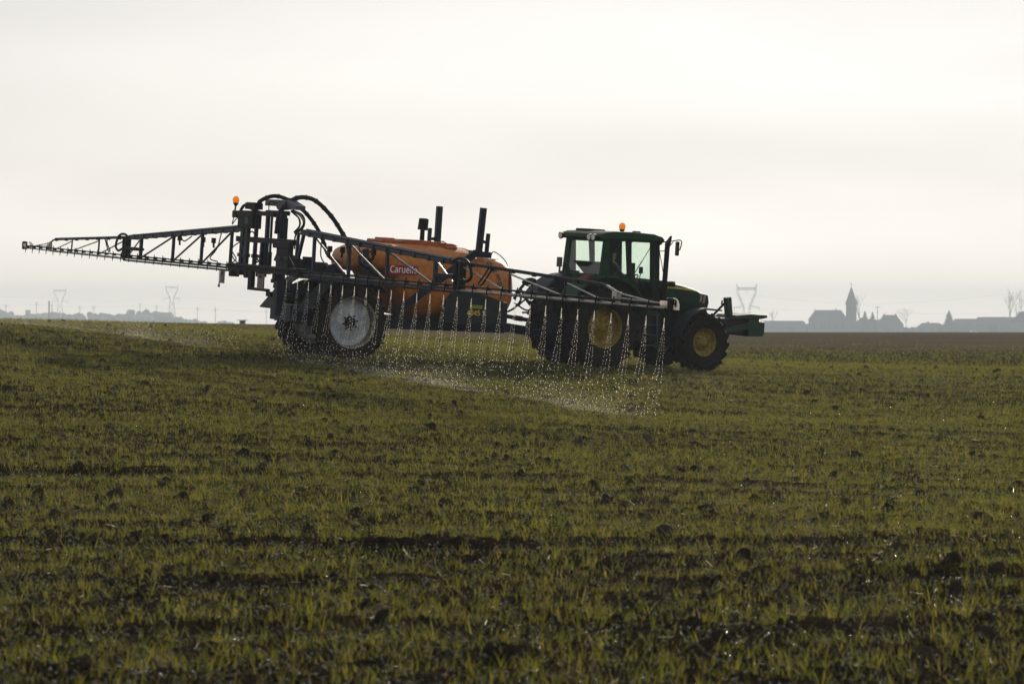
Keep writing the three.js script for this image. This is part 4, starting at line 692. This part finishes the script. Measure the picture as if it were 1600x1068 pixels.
  part(S, 'parallel_arm', [beam([0.3, 1.5, 0.35], [1.9, 1.25, 0.45], 0.1, 0.14), beam([0.3, 2.1, 0.35], [1.7, 1.55, 0.45], 0.1, 0.16), slab([[0.9, 1.6], [1.9, 1.25], [2.2, 1.3], [2.2, 1.7], [1.6, 1.75], [1.35, 2.05], [1.1, 2.0]], 0.5, 0.56, 0.005)], M.navy); part(S, 'parallel_arm', [beam([0.3, 1.5, -0.35], [1.9, 1.25, -0.45], 0.1, 0.14), beam([0.3, 2.1, -0.35], [1.7, 1.55, -0.45], 0.1, 0.16)], M.navy);
  part(S, 'pump_unit', [box(0.75, 1.15, 1.75, 2.05, 0.1, 0.5, 0.04), rod([0.95, 1.9, 0.3], [1.3, 1.75, 0.35], 0.09), box(0.6, 0.8, 2.0, 2.15, 0.3, 0.5, 0.02), rod([1.9, 1.9, 0.95], [1.9, 2.2, 0.98], 0.05), rod([2.0, 1.9, 1.0], [2.15, 1.9, 1.02], 0.09)], M.black);
  part(S, 'fold_arm', [beam([1.75, 2.4, 1.02], [1.78, 1.85, 1.04], 0.1, 0.1, [1, 0, 0]), tube([[1.62, 2.35, 1.05], [1.6, 2.1, 1.08], [1.72, 2.02, 1.1], [1.9, 2.02, 1.1]], 0.045)], M.navy);
  const ringed = (pts, r) => { const c = curve(pts), g = [tube(pts, r, 40, 9)]; for (let i = 1; i < 12; i++) { const p = c.getPointAt(i / 12), t = c.getTangentAt(i / 12).multiplyScalar(0.014); g.push(rod(p.clone().sub(t), p.clone().add(t), r * 1.22, r * 1.22, 9)); } return g; };
  part(S, 'feed_hose', ringed([[-0.05, 2.6, 0.3], [0.0, 3.02, 0.3], [0.2, 3.29, 0.3], [0.46, 3.41, 0.3], [0.8, 3.38, 0.3], [1.21, 3.09, 0.3], [1.5, 2.76, 0.3], [1.68, 2.5, 0.3], [1.75, 2.25, 0.3]], 0.05), M.rubber, 'thick ribbed black hose arching forward from the mast');
  part(S, 'feed_hose', ringed([[-0.1, 2.9, -0.95], [-0.02, 3.19, -0.75], [-0.05, 3.32, -0.45], [0.14, 3.41, -0.3], [0.49, 3.35, -0.3], [0.89, 3.13, -0.3], [1.2, 2.82, -0.3], [1.38, 2.55, -0.3], [1.5, 2.2, -0.2], [1.7, 2.05, -0.1]], 0.045), M.rubber, 'second ribbed black hose arching behind the mast');
  part(S, 'drive_shaft', [rod([5.6, 1.1, 0], [7.2, 0.92, 0], 0.05, 0.05, 10), rod([6.3, 1.02, 0], [6.5, 1.0, 0], 0.065, 0.065, 10)], M.black);
  part(S, 'hose_carrier', [new THREE.SphereGeometry(1, 16, 10).scale(0.2, 0.085, 0.09).rotateZ(0.18).translate(6.64, 1.87, 0), tube([[6.25, 1.45, 0], [6.4, 1.68, 0], [6.52, 1.82, 0]], 0.035), tube([[6.5, 1.8, 0], [6.65, 1.76, 0], [6.82, 1.8, 0]], 0.014), tube([[6.42, 1.66, 0.02], [6.62, 1.4, 0.02], [6.8, 1.25, 0.02], [7.1, 1.1, 0.02]], 0.03), tube([[6.4, 1.62, -0.02], [6.45, 1.45, -0.02], [6.3, 1.25, -0.02], [6.1, 1.15, 0]], 0.024)], M.rubber);
  // boom wings
  for (const s of [1, -1]) {
    const wing = piece(S, 'boom_wing'), z = (v) => s * v;
    const topAt = (v) => v < 7.9 ? mix(2.66, 2.275, (v - 1.5) / 6.4) : mix(2.27, 2.08, (v - 7.9) / 4.8);
    part(wing, 'lower_rail', [beam([0, 1.785, z(1.2)], [0, 1.79, z(7.95)], 0.08, 0.05, [0, 1, 0], 0.008), rod([-0.03, 1.725, z(1.2)], [-0.03, 1.73, z(7.95)], 0.022, 0.022, 8)], M.steelBlue);
    part(wing, 'outer_rail', [rod([-0.02, 1.77, z(7.9)], [-0.02, 1.79, z(12.9)], 0.028, 0.028, 12), rod([-0.02, 1.79, z(12.8)], [-0.02, 1.8, z(14.6)], 0.018, 0.018, 10)], M.pipe, 'bare metal outer rail of the spray boom');
    part(wing, 'liquid_pipe', rod([-0.06, 1.845, z(1.0)], [-0.06, 1.86, z(14.6)], 0.017, 0.017, 8), M.black);
    const bands = []; for (let v = 1.8; v < 7.7; v += 0.55) bands.push(beam([0, topAt(v), z(v)], [0, topAt(v + 0.06), z(v + 0.06)], 0.14, 0.13));
    part(wing, 'top_chord', [beam([0, 2.66, z(1.4)], [0, 2.28, z(7.75)], 0.1, 0.1, [0, 1, 0], 0.012), rod([-0.05, 2.71, z(1.5)], [-0.05, 2.33, z(7.6)], 0.022), rod([0.05, 2.72, z(1.5)], [0.05, 2.34, z(7.6)], 0.02), rod([0, 2.73, z(1.6)], [0, 2.35, z(7.5)], 0.018), ...bands], M.steelBlue);
    const b2 = []; for (let v = 8.3; v < 12.5; v += 0.7) b2.push(beam([0, topAt(v), z(v)], [0, topAt(v + 0.05), z(v + 0.05)], 0.075, 0.075));
    part(wing, 'outer_chord', [rod([0, 2.275, z(7.9)], [0, 2.08, z(12.7)], 0.024, 0.022, 10), rod([-0.04, 2.3, z(8)], [-0.04, 2.12, z(12.5)], 0.014, 0.014, 6), ...b2], M.steelBlue);
    part(wing, 'tip_stay', [rod([0, 2.08, z(12.7)], [0, 1.98, z(13.02)], 0.024), rod([0, 1.98, z(13.02)], [0, 1.84, z(14.4)], 0.014), rod([0, 1.9, z(13.0)], [0, 1.87, z(14.4)], 0.011), box(-0.05, 0.05, 1.78, 2.0, z(12.92), z(13.06), 0.01)], M.pipe);
    for (const [v0, v1, w] of [[1.24, 1.2, 0.055], [1.5, 1.28, 0.06], [1.98, 2.0, 0.06], [3.52, 3.54, 0.06], [5.1, 5.12, 0.06], [6.98, 7.0, 0.07], [9.62, 9.64, 0.035], [11.42, 11.44, 0.03]]) part(wing, 'post', beam([0, topAt(Math.max(1.5, v0)), z(v0)], [0, v0 < 1.6 ? 2.1 : 1.8, z(v1)], w, w, [1, 0, 0]), M.steelBlue);
    for (const [v0, v1, m, r] of [[2.03, 3.48, 0, 0.022], [3.56, 5.05, 0, 0.022], [5.14, 6.94, 0, 0.022], [7.04, 7.76, 1, 0.018], [8.0, 9.55, 1, 0.018], [9.66, 11.45, 1, 0.017], [11.5, 12.6, 1, 0.015]]) part(wing, 'brace', rod([0, topAt(v0) - 0.06, z(v0)], [0, 1.83, z(v1)], r, r, 8), m ? M.rodSteel : s > 0 ? M.slate : M.steelBlue);
    part(wing, 'hinge', [box(-0.07, 0.07, 1.78, 2.31, z(7.76), z(7.84), 0.01), box(-0.07, 0.07, 1.78, 2.31, z(7.92), z(8.0), 0.01), box(-0.1, 0.1, 1.98, 2.06, z(7.1), z(7.8), 0.015), rod([0.08, 2.02, z(7.05)], [0.08, 2.02, z(7.7)], 0.035), box(-0.05, 0.05, 2.24, 2.31, z(7.55), z(8.2), 0.01), tube([[-0.05, 2.3, z(7.7)], [-0.06, 2.36, z(7.9)], [-0.06, 2.3, z(8.25)], [-0.06, 2.05, z(8.4)], [-0.06, 1.95, z(8.25)], [-0.06, 2.0, z(8.0)]], 0.03), tube([[-0.06, 2.24, z(9.0)], [-0.08, 2.1, z(8.9)], [-0.08, 1.92, z(8.7)], [-0.08, 1.9, z(8.78)], [-0.06, 2.2, z(9.1)]], 0.016)], M.black);
    part(wing, 'hanging_hose', [tube([[-0.05, 2.6, z(2.4)], [-0.1, 2.2, z(2.5)], [-0.1, 1.95, z(2.85)], [-0.05, 1.9, z(2.6)]], 0.014, 16, 5), tube([[-0.05, 2.42, z(4.0)], [-0.1, 2.3, z(4.3)], [-0.05, 2.4, z(4.6)]], 0.016, 12, 5)], M.rubber);
    for (const v of [2.75, 3.3, 4.6]) part(wing, 'section_valve', [box(-0.1, -0.02, 2.3, 2.42, z(v), z(v + 0.09), 0.01), rod([-0.06, 2.3, z(v + 0.04)], [-0.06, 2.2, z(v + 0.02)], 0.025)], M.black);
    for (const v of NOZZLES) part(wing, 'nozzle', [box(-0.09, 0.0, 1.815, 1.875, z(v - 0.03), z(v + 0.03), 0.006), rod([-0.07, 1.87, z(v)], [-0.07, 1.915, z(v + 0.03)], 0.011), rod([-0.08, 1.82, z(v)], [-0.085, 1.72, z(v)], 0.014, 0.011), rod([-0.085, 1.72, z(v)], [-0.09, 1.68, z(v)], 0.009, 0.007)], M.black);
    const tip = piece(wing, 'tip_guard');
    const shell = part(tip, 'shell', [...[0, 1].map((k) => { const g = new THREE.CylinderGeometry(0.095, 0.095, 0.2, 18, 1, true, 0, Math.PI * 1.5); return g.rotateX(Math.PI / 2).rotateZ(-0.4 - Math.PI / 2).scale(1 - k * 0.04, 1 - k * 0.04, 1).translate(-0.03, 1.88, z(14.5)); })], M.plasticWhite, 'white plastic guard round the boom tip');
    part(tip, 'end_plate', [slab([[0, -0.095], [0.17, -0.095], [0.165, 0], [0.13, 0.06], [0.06, 0.09], [0, 0.1]], -0.008, 0.008, 0.003).rotateY(-Math.PI / 2).scale(1, 1, s).translate(-0.05, 1.88, z(14.66))], M.plasticWhite);
    part(tip, 'end_nozzle', [box(-0.13, 0.0, 1.76, 1.97, z(14.6), z(14.68), 0.015), new THREE.TorusGeometry(0.035, 0.014, 6, 14).rotateY(Math.PI / 2).translate(-0.08, 1.91, z(14.74)), rod([-0.08, 1.92, z(14.775)], [-0.08, 1.83, z(14.775)], 0.013), rod([-0.08, 1.9, z(14.65)], [-0.08, 1.9, z(14.71)], 0.016)], M.black);
  }
}
// ---------------------------------------------------------------- falling liquid
const dropGeo = new THREE.IcosahedronGeometry(1, 0); dropGeo.deleteAttribute('uv');
const ordinal = ['first', 'second', 'third', 'fourth', 'fifth', 'sixth', 'seventh', 'eighth', 'ninth', 'tenth', 'eleventh', 'twelfth', 'thirteenth', 'fourteenth', 'fifteenth', 'sixteenth', 'seventeenth', 'eighteenth', 'nineteenth', 'twentieth', 'twenty first', 'twenty second', 'twenty third', 'twenty fourth', 'twenty fifth', 'twenty sixth', 'twenty seventh', 'twenty eighth'];
const groundBelow = (x, z) => { const w = toWorld(x, 0, z); return heightAt(w.x, -w.z) - w.y; };
function streamDrops(v, r, dense) {                                // local positions of the drops of one nozzle's three streams
  const out = [], gy = groundBelow(-0.1, v), H = 1.66 - gy, lean = (r() - 0.5) * 0.07;
  for (const k of [-1, 0, 1]) for (let t = 0.1; t < 1; t += (0.015 + 0.013 * r()) / dense) {
    if (t > 0.6 && r() < 0.45) continue;
    const jit = 0.005 + 0.012 * t + 0.09 * Math.max(0, t - 0.55), y = 1.66 - H * t + (r() - 0.5) * 0.03;
    out.push([-0.09 - 0.2 * t * t + (r() - 0.5) * jit * 1.3, y, v + k * (0.006 + 0.17 * t) + lean * t + (r() - 0.5) * jit * 1.6, (0.0034 + 0.0026 * r()) * (0.75 + 0.5 * t)]);
    if (t > 0.62 && r() < 0.28) out.push([-0.09 - 0.2 * t * t + (r() - 0.5) * 0.22, y, v + (r() - 0.5) * 0.55, 0.0045 + 0.003 * r()]);
  }
  return out;
}
NOZZLES.forEach((v, i) => {
  const r = rngOf(500 + i), geos = [];
  for (const [x, y, z, s] of streamDrops(v, r, 1)) geos.push(dropGeo.clone().scale(s, s * (1.3 + 0.9 * r()), s).translate(x, y - 1.66, z - v));
  for (let k = 0; k < 34; k++) { const t = 0.012 + 0.1 * r(), s = 0.0032 + 0.002 * r(); geos.push(dropGeo.clone().scale(s, s * 3, s).translate(-0.09, -1.7 * t, (r() - 0.5) * (0.008 + 0.22 * t))); }
  const m = new THREE.Mesh(mergeGeometries(geos.map((g) => g.index ? g.toNonIndexed() : g)), M.water); m.name = numbered('spray_jet'); m.castShadow = m.receiveShadow = true;
  m.applyMatrix4(machineMatrix.clone().setPosition(toWorld(0, 1.66, v))); scene.add(m);
  const n = 28 - i;
  tag(m, n === 1 ? 'last jet of falling drops, right under the white boom tip' : `${ordinal[n - 1]} jet of falling drops counted from the white boom tip`, 'water jet', 'spray jets under the near boom wing');
});
{
  const r = rngOf(900), q = new THREE.Quaternion().setFromRotationMatrix(machineMatrix), list = [], mist = [];
  for (const v of NOZZLES) for (const [x, y, z, s] of streamDrops(v, r, 0.8)) { const w = toWorld(x, y, -z); const f = y > 0.9 ? 0.35 : y > 0.5 ? 0.55 : 0.75; list.push(new THREE.Matrix4().compose(w, q, V(s * f, s * 1.7 * f, s * f))); }
  instanced('drizzle', dropGeo, M.water, list, 'drops falling in the air below the far boom wing', 'water drops');
  for (let i = 0; i < 170000; i++) {
    const near = r() < 0.36, v = near ? 2.5 + 12.2 * Math.pow(r(), 0.9) : -1.6 - 13.2 * r(), x = -0.35 - 0.75 * r() * r() + (r() - 0.5) * 0.7, gy = groundBelow(x, v);
    if (r() > (near ? 0.3 + 1.5 * noise(v * 0.4, x * 1.3, 3) : 0.34 + 0.5 * noise(v * 0.5, x * 1.3, 3))) continue;
    const w = toWorld(x, gy + 0.02 + 0.34 * Math.pow(r(), 3), v), s = 0.0007 + 0.001 * r();
    mist.push(new THREE.Matrix4().compose(w, q, V(s, s * 1.3, s)));
  }
  instanced('spray_mist', dropGeo, M.mist, mist, 'fine spray mist hanging low where the jets reach the ground', 'mist');
}
renderer.render(scene, camera);
